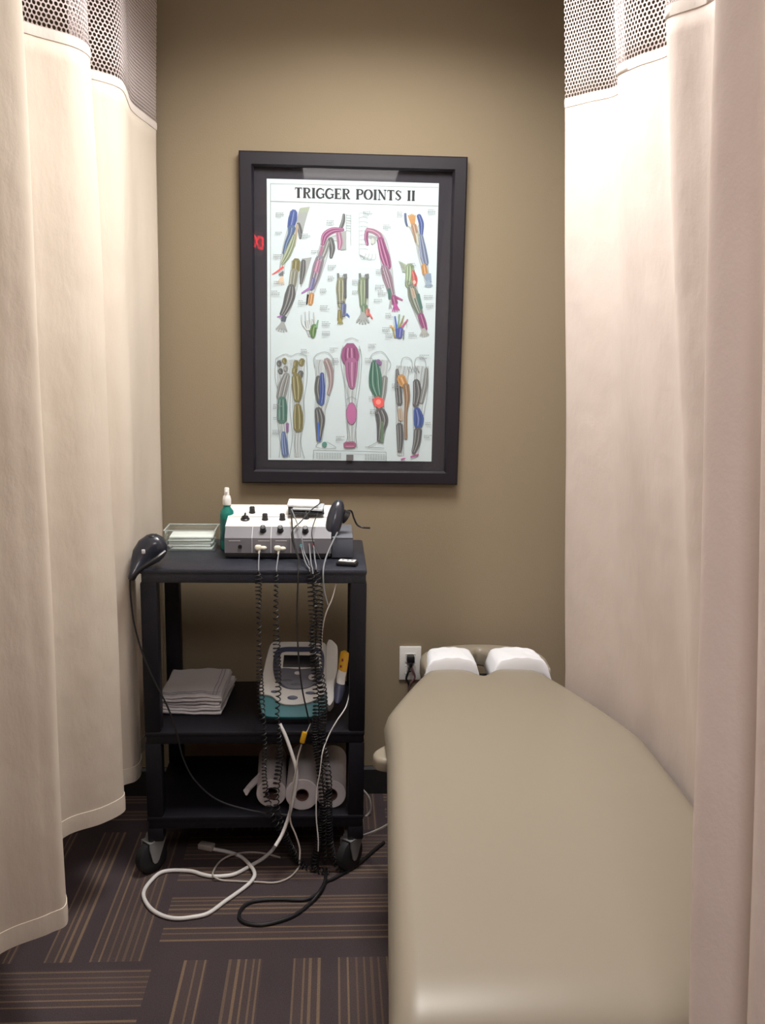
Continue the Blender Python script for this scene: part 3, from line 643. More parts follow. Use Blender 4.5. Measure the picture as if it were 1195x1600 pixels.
def poster_mesh():
    b = MB(); x0, x1, z0, z1 = -.203, .315, 1.139, 1.986
    me = bpy.data.meshes.new('poster'); v = [Vector((x0, PY, z0)), Vector((x1, PY, z0)), Vector((x1, PY, z1)), Vector((x0, PY, z1)),
                                               Vector((x0, PY+.0006, z0)), Vector((x1, PY+.0006, z0)), Vector((x1, PY+.0006, z1)), Vector((x0, PY+.0006, z1))]
    f = [(0, 1, 2, 3), (7, 6, 5, 4), (0, 4, 5, 1), (1, 5, 6, 2), (2, 6, 7, 3), (3, 7, 4, 0)]; cols = [(.60, .715, .755)]*6
    k = len(v)
    # (paper colour is the same everywhere)
    allv = v+ink_v; f = f+[tuple(k+i for i in q_) for q_ in ink_f]; cols += ink_c
    me.from_pydata([p-PL for p in allv], [], f)
    ca = me.color_attributes.new('ink', 'FLOAT_COLOR', 'CORNER')
    for p, c in zip(me.polygons, cols):
        for li in p.loop_indices: ca.data[li].color = (*c, 1)
    m = mat('printed_paper', (.8, .85, .85), .6); at_ = m.node_tree.nodes.new('ShaderNodeVertexColor'); at_.layer_name = 'ink'
    m.node_tree.links.new(at_.outputs['Color'], m.node_tree.nodes['Principled BSDF'].inputs['Base Color'])
    me.materials.append(m); o = bpy.data.objects.new('poster', me); C.objects.link(o); o.parent = pic
    tag(o, label='white chart printed with coloured arms and legs')
poster_mesh()

# ------------------------------------------------------------------ wall outlet
oc = at(640.5, 1035.5, WY)
t = thing('wall_outlet', (oc.x, WY-.0005, oc.z), 'white wall outlet plate behind the head of the bench', 'outlet')
link('face_plate', MB().box((0, -.003, 0), (.072, .006, .117), .0025), M['white'], t)
for s in (1, -1):
    b = MB().box((0, -.0065, s*.02), (.034, .003, .028), .004)
    r = link('receptacle', b, M['white'], t)
    b = MB()
    for sx in (-1, 1): b.box((sx*.006, -.0082, s*.02+.003), (.002, .001, .008))
    b.cyl((0, -.0077, s*.02-.008), (0, -.0086, s*.02-.008), .0025, n=12)
    link('slot', b, M['black'], r)
link('screw', MB().cyl((0, -.006, 0), (0, -.0075, 0), .003, n=12), M['steel'], t)
t = thing('power_cord', (oc.x, WY-.015, oc.z), 'black plug and looping cord in the upper socket of the wall outlet', 'power cord')
link('plug', MB().box((0, -.004, .02), (.026, .026, .024), .005).box((0, -.012, .004), (.012, .014, .014), .003), M['black'], t)
P_ = crom([(0, -.012, 0), (-.008, -.018, -.02), (-.014, -.015, -.045), (-.006, -.012, -.06), (-.004, -.012, -.1), (-.02, -.02, -.25), (-.03, -.03, -.42), (0, -.1, -.455)], 6)
link('cord', MB().tube(P_, .0035), M['black'], t)
P_ = crom([(0, -.012, 0), (.01, -.018, -.02), (.014, -.018, -.04), (.002, -.02, -.058), (-.004, -.018, -.09), (-.012, -.03, -.25), (.02, -.05, -.42), (.06, -.12, -.455)], 6)
link('cord_strand', MB().tube(P_, .003), mat('reddish_brown_cord', (.12, .06, .06), .5), t)

# ------------------------------------------------------------------ bench
TB = thing('treatment_bench', (.44, 1.8, 0), 'beige vinyl treatment bench with its head towards the khaki wall', 'bench')
TL = TB.location
ztop = .56; th = .085
def rounded_slab(outline, z0, z1, r, seg=5):
    # outline ccw list; makes a cushion with rounded vertical profile by insetting towards centroid-normal
    P = [Vector((x, y, 0)) for x, y in outline]; N = len(P); mb = MB()
    nr = []
    for i in range(N):
        t_ = (P[(i+1) % N]-P[i-1]); nr.append(Vector((t_.y, -t_.x, 0)).normalized())
    rings = []
    for k in range(seg+1):
        a = pi/2*k/seg; rings.append((-(r-r*sin(a)), z0+r*.5-(r*.5)*cos(a)))
    for k in range(seg+1):
        a = pi/2*k/seg; rings.append((-(r-r*cos(a)), z1-r+r*sin(a)))
    for o_, z in rings:
        for i in range(N): mb.v.append(P[i]+nr[i]*o_+Vector((0, 0, z)))
    R_ = len(rings)
    for k in range(R_-1):
        for i in range(N): mb.f.append((k*N+i, k*N+(i+1) % N, (k+1)*N+(i+1) % N, (k+1)*N+i)); mb.m.append(0)
    mb.f.append(tuple(range(N))[::-1]); mb.m.append(0); mb.f.append(tuple((R_-1)*N+i for i in range(N))); mb.m.append(0)
    return mb
def closed_crom(P, n=6):
    P = [Vector((x, y, 0)) for x, y in P]; N = len(P); out = []
    for i in range(N):
        p0, p1, p2, p3 = P[i-1], P[i], P[(i+1) % N], P[(i+2) % N]
        for k in range(n):
            t_ = k/n; v = 0.5*((2*p1)+(p2-p0)*t_+(2*p0-5*p1+4*p2-p3)*t_*t_+(3*p1-p0-3*p2+p3)*t_**3); out.append((v.x, v.y))
    return out
# top pad as a height-field cushion: rows across the outline, rolled near end
def bench_pad():
    mb = MB(); rows = []
    def edges(y):
        # left and right edge of the pad at depth y
        if y < 2.14: l = .084+(y-1.1)*.052
        elif y < 2.30: l = .138
        else:
            u = (y-2.30)/.27; l = .138+.13*u**1.1
        if y < 2.15: r = .785
        else:
            u = (y-2.15)/.42; r = .785-.15*u**1.3
        return l, r
    ys = [1.10+.0*i for i in range(0)]
    # far edge curve: two humps with a notch in the middle
    def far(x):
        c = .443; s = (x-c)/.18
        return 2.585-.055*math.exp(-((x-c)/.035)**2)-.03*max(0, abs(s)-.6)**2*2
    nu, nv = 60, 90; R = .045
    prof = []
    # longitudinal parameter v: 0 near bottom .. 1 far
    y_near, = (1.125,)
    V = []
    for j in range(nv+1):
        V.append(y_near+(2.585-y_near)*(j/nv))
    grid = []
    for j, y in enumerate(V):
        l, r = edges(min(y, 2.56)); row = []
        f_ = j/nv
        for i in range(nu+1):
            u = i/nu; x = l+(r-l)*u
            fy = far(x); yy = y_near+(fy-y_near)*f_
            dx = min(x-l, r-x); z = ztop
            e = R-min(R, dx); z -= R-sqrt(max(0, R*R-e*e)) if e > 0 else 0
            df = fy-yy; Rf = .03; e = Rf-min(Rf, df); z -= (Rf-sqrt(max(0, Rf*Rf-e*e))) if e > 0 else 0
            dn = yy-y_near; Rn = .12; e = Rn-min(Rn, dn); z -= (.045-(.045/Rn)*sqrt(max(0, Rn*Rn-e*e))) if e > 0 else 0
            z += .004*sin(pi*u)*min(1, dn/.2)
            row.append(Vector((x, yy, max(z, .5165))))
        grid.append(row)
    n = nu+1
    for row in grid: mb.v += row
    for j in range(nv):
        for i in range(nu): mb.f.append((j*n+i, j*n+i+1, (j+1)*n+i+1, (j+1)*n+i)); mb.m.append(0)
    # skirt and bottom
    ring = [(0, i) for i in range(nu+1)]+[(j, nu) for j in range(1, nv+1)]+[(nv, i) for i in range(nu-1, -1, -1)]+[(j, 0) for j in range(nv-1, 0, -1)]
    top = [j*n+i for j, i in ring]; K = len(ring); base = len(mb.v)
    cen = Vector((.45, 1.85, 0))
    for (zz, ins) in ((None, 0), (.512, 0), (.500, .010)):
        for (j, i) in ring:
            p = grid[j][i].copy(); 
            if zz is None: p.z = min(p.z, .545)-.004
            else: p.z = zz
            if ins:
                d = Vector((p.x-cen.x, p.y-cen.y, 0)); p -= Vector((math.copysign(min(ins, abs(d.x)), d.x), math.copysign(min(ins, abs(d.y)), d.y), 0))
            mb.v.append(p)
    prev = top
    for k in range(3):
        cur = [base+k*K+q_ for q_ in range(K)]
        for q_ in range(K): mb.f.append((prev[q_], cur[q_], cur[(q_+1) % K], prev[(q_+1) % K])); mb.m.append(0)
        prev = cur
    mb.f.append(tuple(prev)); mb.m.append(0)
    return mb
link('padded_top', bench_pad(), M['vinyl'], TB, loc=TL, smooth=60)
# seam piping along the lower edge
b = MB(); b.tube(crom([(.094, 1.16, .503), (.116, 1.6, .503), (.144, 2.10, .503), (.149, 2.27, .503), (.162, 2.34, .503), (.210, 2.44, .503), (.262, 2.53, .503)], 8), .004); link('piping', b, M['vinyld'], TB, loc=TL)
b = MB().b2((.20, 1.2, .462), (.72, 2.30, .4995), .006); link('deck_board', b, M['metal'], TB, loc=TL)
b = MB()
for x in (.25, .68): b.b2((x-.02, 1.25, .42), (x+.02, 2.28, .462), .004)
for y in (1.35, 2.2): b.b2((.2, y-.02, .42), (.68, y+.02, .455), .004)
link('base_frame', b, M['metal'], TB, loc=TL)
for x in (.25, .68):
    for y in (1.35, 2.2):
        lg = link('leg', MB().b2((x-.02, y-.02, .015), (x+.02, y+.02, .42), .004), M['metal'], TB, loc=TL)
        link('foot', MB().lathe([(.026, 0), (.026, .01), (.018, .016)], (x, y, 0), 16), M['rubber'], lg, loc=TL)
# head rest: horseshoe pad
hc = Vector((.472, 2.675))
outer = []
for k in range(33):
    a = radians(-8)+(pi+radians(16))*k/32; outer.append((hc.x+.198*cos(a)*(1-.0*abs(sin(a))), hc.y+.150*math.copysign(abs(sin(a))**.8, sin(a))))
inner = []
for k in range(17):
    a = pi-(pi)*k/16; inner.append((hc.x-.003+.026*cos(a), hc.y+.0+.095*max(0, sin(a))**.7))
ol = outer+[(hc.x-.19, 2.60), (hc.x-.045, 2.60)]+[(x, y) for x, y in inner]+[(hc.x+.045, 2.60), (hc.x+.19, 2.60)]
hp = rounded_slab(ol, .495, .556, .018)
link('head_rest', hp, M['vinyl'], TB, loc=TL, smooth=50)
b = MB().b2((.36, 2.45, .45), (.40, 2.70, .485), .003).b2((.55, 2.45, .45), (.59, 2.70, .485), .003).b2((.33, 2.62, .478), (.62, 2.72, .492), .003)
link('head_rest_bracket', b, M['metal'], TB, loc=TL)
# arm rest pad
ar = atz(598, 1172, .47)
b = rounded_slab(closed_crom([(.108, 2.16), (.116, 2.12), (.16, 2.105), (.195, 2.115), (.195, 2.25), (.170, 2.24), (.136, 2.20)], 5), .458, .494, .012)
link('arm_rest', b, M['vinyl'], TB, loc=TL, smooth=50)
b = MB().tube([(.155, 2.14, .46), (.155, 2.14, .40), (.25, 2.14, .40)], .009); link('arm_rest_bracket', b, M['metal'], TB, loc=TL)

# face papers over both halves of the head rest
def face_paper(x0, x1, label):
    # arched sheet draped over one half of the head rest, running towards the bench
    nx, ny = 24, 14; mb = MB(); mb.uv = []
    for j in range(ny+1):
        v = j/ny; y = 2.592+.150*max(0, v-.2)/.8
        for i in range(nx+1):
            u = i/nx; s = 2*u-1
            x = (x0+x1)/2+(x1-x0)/2*s*(1-.10*v*v) + (.008*v if x0 < .4 else -.008*v)
            z = .560+.028*(1-abs(s)**2.3)*(1-.5*v**2)-.055*max(0, abs(s)-.80)/.2*.9
            if v < .2: z = .500+(z-.500)*sin(v/.2*pi/2)
            z += .0010*sin(u*31+v*9)+.001*sin(v*25)
            if v > .93: z -= .006*(v-.93)/.07
            mb.v.append(Vector((x, y, z))); mb.uv.append((u, v))
    n = nx+1
    for j in range(ny):
        for i in range(nx): mb.f.append((j*n+i, j*n+i+1, (j+1)*n+i+1, (j+1)*n+i)); mb.m.append(0)
    o = link('face_paper', mb, M['tissue'], loc=((x0+x1)/2, 2.64, .57), smooth=60)
    sd = o.modifiers.new('thick', 'SOLIDIFY'); sd.thickness = .004; sd.offset = -1
    tag(o, label, 'face paper', 'white papers over the head rest'); return o
face_paper(.272, .450, 'white paper cover on the left half of the head rest, next to the outlet')
face_paper(.480, .668, 'white paper cover on the right half of the head rest, next to the curtain')

# ------------------------------------------------------------------ cart
CT = thing('utility_cart', (-.21, 2.6, 0), 'black plastic utility cart on casters with three shelves by the left curtain', 'cart')
CL = CT.location
cx0, cx1, cy0, cy1 = -.516, .096, 2.42, 2.815
def shelf(z0, z1, m, nm):
    b = MB(); t_ = .016
    b.b2((cx0, cy0, z1-t_), (cx1, cy1, z1), .005)
    b.b2((cx0+.004, cy0+.002, z0), (cx1-.004, cy0+.018, z1-.005), .003); b.b2((cx0+.004, cy1-.018, z0), (cx1-.004, cy1-.002, z1-.005), .003)
    b.b2((cx0+.002, cy0+.01, z0), (cx0+.018, cy1-.01, z1-.005), .003); b.b2((cx1-.018, cy0+.01, z0), (cx1-.002, cy1-.01, z1-.005), .003)
    for k in range(1, 4): b.b2((cx0+k*.15-.004, cy0+.01, z0+.006), (cx0+k*.15+.004, cy1-.01, z1-.01))
    return link(nm, b, m, CT, loc=CL)
shelf(.860, .899, M['carttop'], 'top_shelf'); shelf(.396, .433, M['cart'], 'middle_shelf'); shelf(.140, .178, M['cart'], 'bottom_shelf')
for x in (cx0+.0225, cx1-.0225):
    for y in (cy0+.024, cy1-.024):
        b = MB()
        for z0, z1 in ((.1, .142), (.176, .398), (.43, .862)): b.b2((x-.0225, y-.0225, z0), (x+.0225, y+.0225, z1), .005)
        b.b2((x-.018, y-.018, .11), (x+.018, y+.018, .87))
        link('leg', b, M['cart'], CT, loc=CL)
for x, y, rz in ((-.500, 2.450, -.75), (.068, 2.450, -.7), (-.480, 2.775, .4), (.065, 2.775, -.2)):
    T = Matrix.Translation((x, y, 0)) @ Matrix.Rotation(rz, 4, 'Z')
    cs = link('caster', MB().cyl((0, 0, .104), (0, 0, .112), .026, T=T).b2((-.022, -.02, .094), (.022, .02, .104), .002, T=T), M['steel'], CT, loc=CL)
    w = MB(); 
    RT_ = T @ Matrix.Translation((0, -.016, .048)) @ Matrix.Rotation(pi/2, 4, 'Y')
    w.lathe([(.01, -.015), (.039, -.015), (.047, -.011), (.048, 0), (.047, .011), (.039, .015), (.01, .015)], n=32, T=RT_)
    link('wheel', w, M['rubber'], cs, loc=CL)
    f = MB()
    for s in (-1, 1):
        f.prism([(-.024, .040), (-.018, .032), (-.010, .032), (-.003, .040), (.022, .098), (-.034, .098), (-.034, .080)], s*.019-.0015, s*.019+.0015,
                T=T @ Matrix(((0, 0, 1, 0), (1, 0, 0, 0), (0, 1, 0, 0), (0, 0, 0, 1))))
    f.box((0, -.006, .0975), (.041, .056, .003), T=T)
    link('fork', f, M['steel'], cs, loc=CL)

# ------------------------------------------------------------------ on the cart: console
CN = thing('therapy_console', (-.30, 2.54, .899), 'wide electrotherapy console with white top and black knobs on the cart top', 'console')
YZ = Matrix(((0, 0, 1, 0), (1, 0, 0, 0), (0, 1, 0, 0), (0, 0, 0, 1)))   # prism in (y,z) extruded over x
prof_b = [(.004, .006), (.0, .018), (.0, .062), (.030, .088), (.19, .124), (.20, .118), (.20, .006)]
link('housing', MB().prism([(.006, .008), (.004, .018), (.004, .060), (.033, .084), (.188, .118), (.197, .112), (.197, .008)], 0, .296, T=YZ), M['side'], CN)
link('base', MB().b2((-.001, .002, .003), (.29, .198, .018), .003), M['black'], CN)
link('front_panel', MB().prism([(0, .018), (.006, .018), (.006, .060), (0, .061)], -.002, .298, T=YZ).prism([(0, .061), (.006, .060), (.034, .084), (.031, .088)], -.002, .298, T=YZ), M['consg'], CN)
link('top_panel', MB().prism([(.031, .0885), (.034, .083), (.19, .117), (.19, .124)], -.003, .299, T=YZ).prism([(.189, .124), (.189, .117), (.20, .112), (.202, .118)], -.003, .299, T=YZ), M['consw'], CN)
link('top_panel_seam', MB().prism([(.098, .1035), (.0985, .1042), (.1, .1045), (.1, .1035)], 0, .296, T=YZ), M['greycord'], CN)
for x in (.075, .128, .184):
    b = MB().prism([(-.0008, .019), (.002, .019), (.002, .058), (.032, .085), (.031, .0889), (-.0008, .0612)], x-.0008, x+.0008, T=YZ); link('divider_line', b, M['consl'], CN)
link('side_housing', MB().b2((.300, .004, .004), (.360, .196, .062), .002), M['side'], CN)
link('side_housing_lit_top', MB().b2((.301, .003, .0615), (.359, .197, .0635), .0008), mat('console_slate_lit_top', (0.16, 0.17, 0.20), 0.45), CN)  # lighter slate paints light from above onto the housing top
def topz(y): return .0885+(y-.031)*(.124-.0885)/(.19-.031)
def knob(px, py, r, h, kind=0):
    # find point on sloped top whose projection is (px, py)
    d = RM.to_3x3() @ Vector(((px-597.5)/FPX, -(py-800)/FPX, -1)); best = None
    for k in range(0, 200):
        yy = .0+.001*k
        z = topz(yy) if yy > .031 else .061+(yy/.031)*.0275
        p = CAM+d*((2.54+yy)/d.y); e = abs(p.z-.899-z)
        if best is None or e < best[0]: best = (e, p.x+.30, yy, z)
    _, x, y, z = best; til = atan2(.0355, .159) if y > .031 else atan2(.027, .031)
    T = Matrix.Translation((x, y, z)) @ Matrix.Rotation(til, 4, 'X')
    b = MB()
    if kind == 1:
        b.lathe([(r*1.25, 0), (r*1.25, .004), (r, .006), (r*.9, h), (r*.6, h+.001)], T=T); b.box((0, 0, h+.004), (r*.45, r*1.9, .010), .002, T=T)
    else:
        b.lathe([(r*1.15, 0), (r*1.1, .003), (r, .004), (r*.92, h-.001), (r*.8, h)], T=T)
    k = link('knob', b, M['black'], CN)
    link('pointer', MB().box((0, r*.45, h+.0003), (.001, r*.8, .0006), T=T), M['consl'], k)
knob(383, 812, .0105, .010, 1)
for px, py in ((394, 801), (414, 812), (441, 812), (478, 810), (411, 829), (438, 829), (477, 830), (479, 796)):
    knob(px, py, .0082, .018)
def onfront(px, py): p = at(px, py, 2.54); return p.x+.30, p.z-.899
for px, py, m_, r in ((375, 854, 'black', .0055), (470, 853, 'aqua', .005), (490, 852, 'red', .004), (483, 852, 'red', .003)):
    x, z = onfront(px, py); link('jack', MB().cyl((x, .002, z), (x, -.004, z), r, n=16), M[m_], CN)
for px in (366, 412, 439, 482):
    x, z = onfront(px, 845); b = MB()
    for k in range(9): b.box((x-.014+k*.0036, -.0004, z), (.0024, .0008, .0022))
    link('printed_marks', b, M['consl'], CN)

def tubething(name, pts, r, m, label, cat='cable', n=10, group=None, Y=None, nn=8):
    P = [at(p[0], p[1], p[2] if len(p) > 2 else Y) for p in pts]
    Q = crom(P, n); o = link(name, MB().tube(Q, r, nn), m, loc=tuple(P[0])); return tag(o, label, cat, group)
# cream connectors with their short leads
def connector(px, py):
    p = at(px, py, 2.535); T = Matrix.Translation(p)
    return p
coil_prof = {}
def coil(name, pts, r, pitch, rt, label, lead=None, plug=None, jitter=0.0, seed=1):
    """coiled cord following pts (world); lead = straight smooth start points, plug = matched connector"""
    rnd = random.Random(seed)
    Q = crom(pts, 24)
    S = [0]
    for i in range(1, len(Q)): S.append(S[-1]+(Q[i]-Q[i-1]).length)
    total = S[-1]; turns = total/pitch; steps = int(turns*9)
    out = []; j = 0; up = Vector((1, 0, 0)); ang = rnd.uniform(0, 6)
    for k in range(steps+1):
        s = total*k/steps
        while j < len(S)-2 and S[j+1] < s: j += 1
        u = (s-S[j])/max(1e-9, S[j+1]-S[j]); p = Q[j].lerp(Q[j+1], u); t_ = (Q[j+1]-Q[j]).normalized()
        a = up-t_*up.dot(t_); a = a.normalized() if a.length > 1e-5 else t_.orthogonal().normalized(); up = a; b_ = t_.cross(a)
        ang += 2*pi/9*(1+.25*sin(s*23+seed))
        rr = r*min(1, (k+1)/12, (steps-k+1)/12)*(1+jitter*sin(s*17+seed*2))
        out.append(p+(a*cos(ang)+b_*sin(ang))*rr)
    root = thing(name, tuple(pts[0]), label, 'cable'); L = root.location
    link('coiled_section', MB().tube(out, rt, 6), M['cord'], root, loc=L)
    if lead:
        link('straight_lead', MB().tube(crom(lead+[pts[0]], 10), .0019, 8), M['greycord'], root, loc=L)
    if plug:
        b = MB().ell((plug.x-.006, plug.y-.006, plug.z), (.010, .008, .008), e=.7).ell((plug.x+.008, plug.y-.005, plug.z-.001), (.010, .007, .006)).cyl((plug.x-.002, plug.y-.008, plug.z-.004), (plug.x-.004, plug.y-.012, plug.z-.016), .004, .0025, 12)
        link('connector', b, M['cream'], root, loc=L)
    return root
A = lambda px, py, Y: at(px, py, Y)
p1 = A(407, 855, 2.535); p2 = A(437, 856, 2.535)
FY = 2.402
coil('coiled_cable', [A(404, 893, 2.405), A(404, 960, FY), A(405, 1040, 2.40), A(408, 1100, FY), A(413, 1160, FY), A(413, 1215, FY), A(422, 1268, 2.40), A(440, 1300, 2.41), atz(462, 1343, .012), atz(480, 1352, .012)],
     .0075, .0125, .0017, 'black coiled cable from the left cream connector, hanging leftmost of the coils', [p1+Vector((-.003, -.012, -.016)), A(404, 880, 2.46), A(404, 888, 2.412)], p1, .25, 1)
coil('coiled_cable', [A(432, 893, 2.405), A(431, 960, FY), A(433, 1030, 2.40), A(435, 1080, FY), A(433, 1120, 2.40), A(437, 1180, FY), A(431, 1250, FY), A(446, 1300, 2.41), atz(470, 1350, .012), atz(495, 1358, .012)],
     .0075, .0130, .0017, 'black coiled cable from the right cream connector, hanging second from the left', [p2+Vector((-.003, -.012, -.016)), A(433, 880, 2.46), A(432, 888, 2.412)], p2, .3, 2)
p3 = A(470, 853, 2.53)
coil('coiled_cable', [A(484, 893, 2.405), A(489, 960, 2.398), A(489, 1030, 2.40), A(494, 1090, 2.396), A(493, 1150, FY), A(500, 1210, FY), A(503, 1270, 2.41), A(497, 1320, 2.42), atz(492, 1356, .012), atz(515, 1362, .012)],
     .0085, .0095, .0018, 'black coiled cable hanging in the dense bundle, nearest the yellow inline connector', [p3, A(477, 878, 2.45), A(483, 888, 2.412)], None, .2, 3)
coil('coiled_cable', [A(494, 890, 2.405), A(500, 950, 2.395), A(498, 1030, 2.385), A(505, 1090, 2.39), A(504, 1150, 2.39), A(513, 1210, 2.39), A(513, 1270, 2.40), A(516, 1320, 2.41), atz(528, 1356, .012), atz(545, 1360, .012)],
     .0090, .0105, .0018, 'black coiled cable hanging rightmost in the dense bundle beside the right cart post', [A(490, 853, 2.53), A(492, 874, 2.45), A(494, 884, 2.412)], None, .2, 4)
coil('coiled_cable', [A(489, 897, 2.392), A(493, 940, 2.385), A(486, 1000, 2.38), A(500, 1060, 2.38), A(507, 1120, 2.38), A(498, 1170, 2.388), A(508, 1230, 2.385), A(506, 1290, 2.39), atz(508, 1346, .03)],
     .0070, .0125, .0016, 'black coiled cable tangled through the middle of the dense bundle', [A(483, 850, 2.53), A(486, 880, 2.43), A(488, 888, 2.405)], None, .2, 5)

tubething('black_lead', [(455, 800, 2.60), (458, 840, 2.52), (466, 872, 2.46), (466, 893, 2.40), (464, 960, 2.385), (466, 1020, 2.375), (471, 1070, 2.375), (479, 1110, 2.38), (484, 1131, 2.385)], .0022, M['cord'],
          'thin black lead hanging straight down in front of the teal and white unit')
tubething('grey_lead', [(527, 832, 2.545), (518, 850, 2.50), (509, 872, 2.45), (505, 892, 2.402), (506, 920, 2.395), (512, 945, 2.395)], .0022, M['greycord'], 'grey lead running down from the leaning black applicator')
tubething('beige_lead', [(525, 912, 2.43), (519, 935, 2.42), (508, 962, 2.41), (503, 990, 2.405), (503, 1015, 2.40)], .0018, M['beigecord'], 'short beige lead slanting behind the top right of the coils')
tubething('grey_lead', [(455, 795, 2.60), (462, 812, 2.575), (470, 835, 2.52), (475, 862, 2.50), (482, 878, 2.46), (484, 890, 2.405)], .0016, M['greycord'], 'grey lead crossing the console top from the stacked pads')
tubething('dark_lead', [(502, 785, 2.64), (485, 798, 2.60), (470, 815, 2.57), (456, 830, 2.535), (458, 850, 2.52), (466, 870, 2.49), (480, 882, 2.44), (492, 892, 2.39)], .0016, M['cord'], 'thin dark lead looping over the console front below the stacked pads')
tubething('dark_lead', [(497, 800, 2.60), (487, 830, 2.52), (492, 855, 2.50), (500, 873, 2.47), (503, 890, 2.40)], .0014, M['cord'], 'thin dark lead falling beside the red jacks of the console')
# small white lead end lying on the cart edge
o = link('jack_plug', MB().cyl((0, 0, .0), (0, -.012, -.004), .0032, n=12).cyl((0, -.012, -.004), (0, -.03, -.006), .002, n=10), M['white'], loc=tuple(atz(465, 876, .905))); tag(o, 'small white jack plug lying on the cart edge below the console', 'plug')

# stacked electrode pads on the console
pz = A(479, 793, 2.66)
def rpad(name, px, py, Y, w, d, h, rz, m, label, tilt=0):
    p = A(px, py, Y); o = link(name, MB().box((0, 0, 0), (w, d, h), h*.45), m, loc=(0, 0, 0)); o.location = p; o.rotation_euler = (atan2(.0355, .159)+tilt, 0, rz)
    tag(o, label, 'electrode pad', 'pads stacked on the console'); return o
rpad('electrode_pad', 478, 797, 2.655, .105, .060, .006, .05, M['black'], 'black rubber pad at the bottom of the pad stack on the console')
rpad('electrode_pad', 482, 792, 2.655, .090, .048, .007, -.12, M['padg'], 'silvery grey pad in the middle of the pad stack on the console')
rpad('electrode_pad', 474, 786, 2.66, .092, .044, .008, -.10, M['cotton'], 'white pad on top of the pad stack on the console', .06)
# black applicator leaning on console
AP = thing('ultrasound_applicator', tuple(A(523, 812, 2.585)), 'glossy black applicator leaning on the right end of the console', 'applicator')
T = Matrix.Rotation(radians(14), 4, 'Y') @ Matrix.Rotation(radians(-18), 4, 'X')
link('body', MB().ell((0, 0, 0), (.0235, .021, .060), T=T, e=.9), M['gloss'], AP)
link('cord_boot', MB().cyl((0, 0, -.052), (0, 0, -.072), .006, .003, T=T), M['black'], AP)
link('head_ring', MB().cyl((.018, .01, .02), (.032, .014, .016), .018, .020, T=T), M['black'], AP)
tubething('black_lead', [(536, 800, 2.60), (548, 798, 2.61), (553, 810, 2.61), (558, 820, 2.61), (566, 824, 2.61), (578, 825, 2.60)], .0026, M['cord'], 'short stiff black lead with a bare end poking right past the applicator')
# small black item with white face
sm = thing('remote_control', tuple(atz(541, 884, .900)), 'small black gadget with a white face on the cart right edge', 'gadget', rz=-.25)
sm.location.z = .8995
link('case', MB().box((0, .01, .006), (.058, .034, .012), .004), M['black'], sm)
link('face', MB().box((0, .012, .0125), (.046, .024, .002), .0008), M['white'], sm)
for x in (-.012, .002, .014): link('button', MB().cyl((x, .012, .013), (x, .012, .0146), .0035, n=12), M['greycord'], sm)

# spray bottle
SB = thing('spray_bottle', (A(355, 830, 2.665).x, 2.665, .899), 'spray bottle of teal liquid with a white nozzle behind the console', 'bottle')
link('bottle', MB().lathe([(.018, 0), (.0205, .003), (.0205, .105), (.019, .116), (.011, .126), (.0095, .130), (.0095, .138)]), M['teal'], SB)
link('label', MB().lathe([(.0207, .03), (.0209, .031), (.0209, .094), (.0207, .095)], n=32), M['label'], SB)
link('nozzle', MB().lathe([(.0115, .134), (.0125, .136), (.0125, .150), (.0105, .160), (.0075, .163), (.0072, .182), (.006, .185)]).box((0, -.010, .174), (.005, .008, .005), .001), M['white'], SB)

# clear box with pads
BX = thing('clear_tray', (A(300, 850, 2.68).x, 2.683, .899), 'clear acrylic tray holding white pads at the left of the cart top', 'tray')
bw_, bd_, bh_ = .146, .10, .062
link('bottom', MB().box((0, 0, .0015), (bw_, bd_, .003)), M['acryl'], BX)
b = MB()
for s in (-1, 1): b.box((s*(bw_/2-.0012), 0, bh_/2), (.0024, bd_, bh_)); b.box((0, s*(bd_/2-.0012), bh_/2), (bw_, .0024, bh_))
link('sides', b, M['acryl'], BX)
b = MB(); 
for s in (-1, 1): b.box((s*(bw_/2), 0, bh_), (.004, bd_+.006, .003), .001); b.box((0, s*(bd_/2), bh_), (bw_+.006, .004, .003), .001)
link('rim', b, glass_mat('frosted_rim', (.9, .95, .93), .1, 1.5, .35), BX)
labs = ['bottom white pad lying flat in the clear tray', 'second white pad from the bottom in the clear tray', 'middle white pad of the stack in the clear tray', 'fourth white pad from the bottom in the clear tray', 'topmost white pad of the stack in the clear tray']
for k in range(5):
    o = link('gauze_pad', MB().box((0, 0, 0), (.128-.003*(k % 2), .082, .0076), .0034), M['cotton'], loc=(0, 0, 0))
    o.location = (BX.location.x+.002*(-1)**k, BX.location.y+.001*(k % 3), .899+.0066+k*.0080); o.rotation_euler = (0, 0, .02*(k-2)); tag(o, labs[k], 'pad', 'white pads in the clear tray')

# handheld device at the cart corner
HD = thing('handheld_device', tuple(A(232, 858, 2.46)), 'bulky black handheld device slumped over the left corner of the cart top', 'device')
HL = HD.location
def loft(sections, m, nm, parent, L, n=20):
    # sections: (center, rx (screen-side), ry(depth)) along a path
    pts = [s_[0] for s_ in sections]; mb = MB(); N = len(sections)
    for i, (c, ra, rb) in enumerate(sections):
        t_ = (pts[min(i+1, N-1)]-pts[max(i-1, 0)]).normalized(); a = Vector((0, 1, 0)).cross(t_).normalized(); b_ = Vector((0, 1, 0))
        for k in range(n): w = 2*pi*k/n; mb.v.append(c+a*cos(w)*ra+b_*sin(w)*rb)
    for i in range(N-1):
        for k in range(n): mb.f.append((i*n+k, i*n+(k+1) % n, (i+1)*n+(k+1) % n, (i+1)*n+k)); mb.m.append(0)
    mb.f += [tuple(range(n)), tuple((N-1)*n+k for k in range(n))]; mb.m += [0, 0]
    return link(nm, mb, m, parent, loc=L, smooth=60)
Yh = 2.455
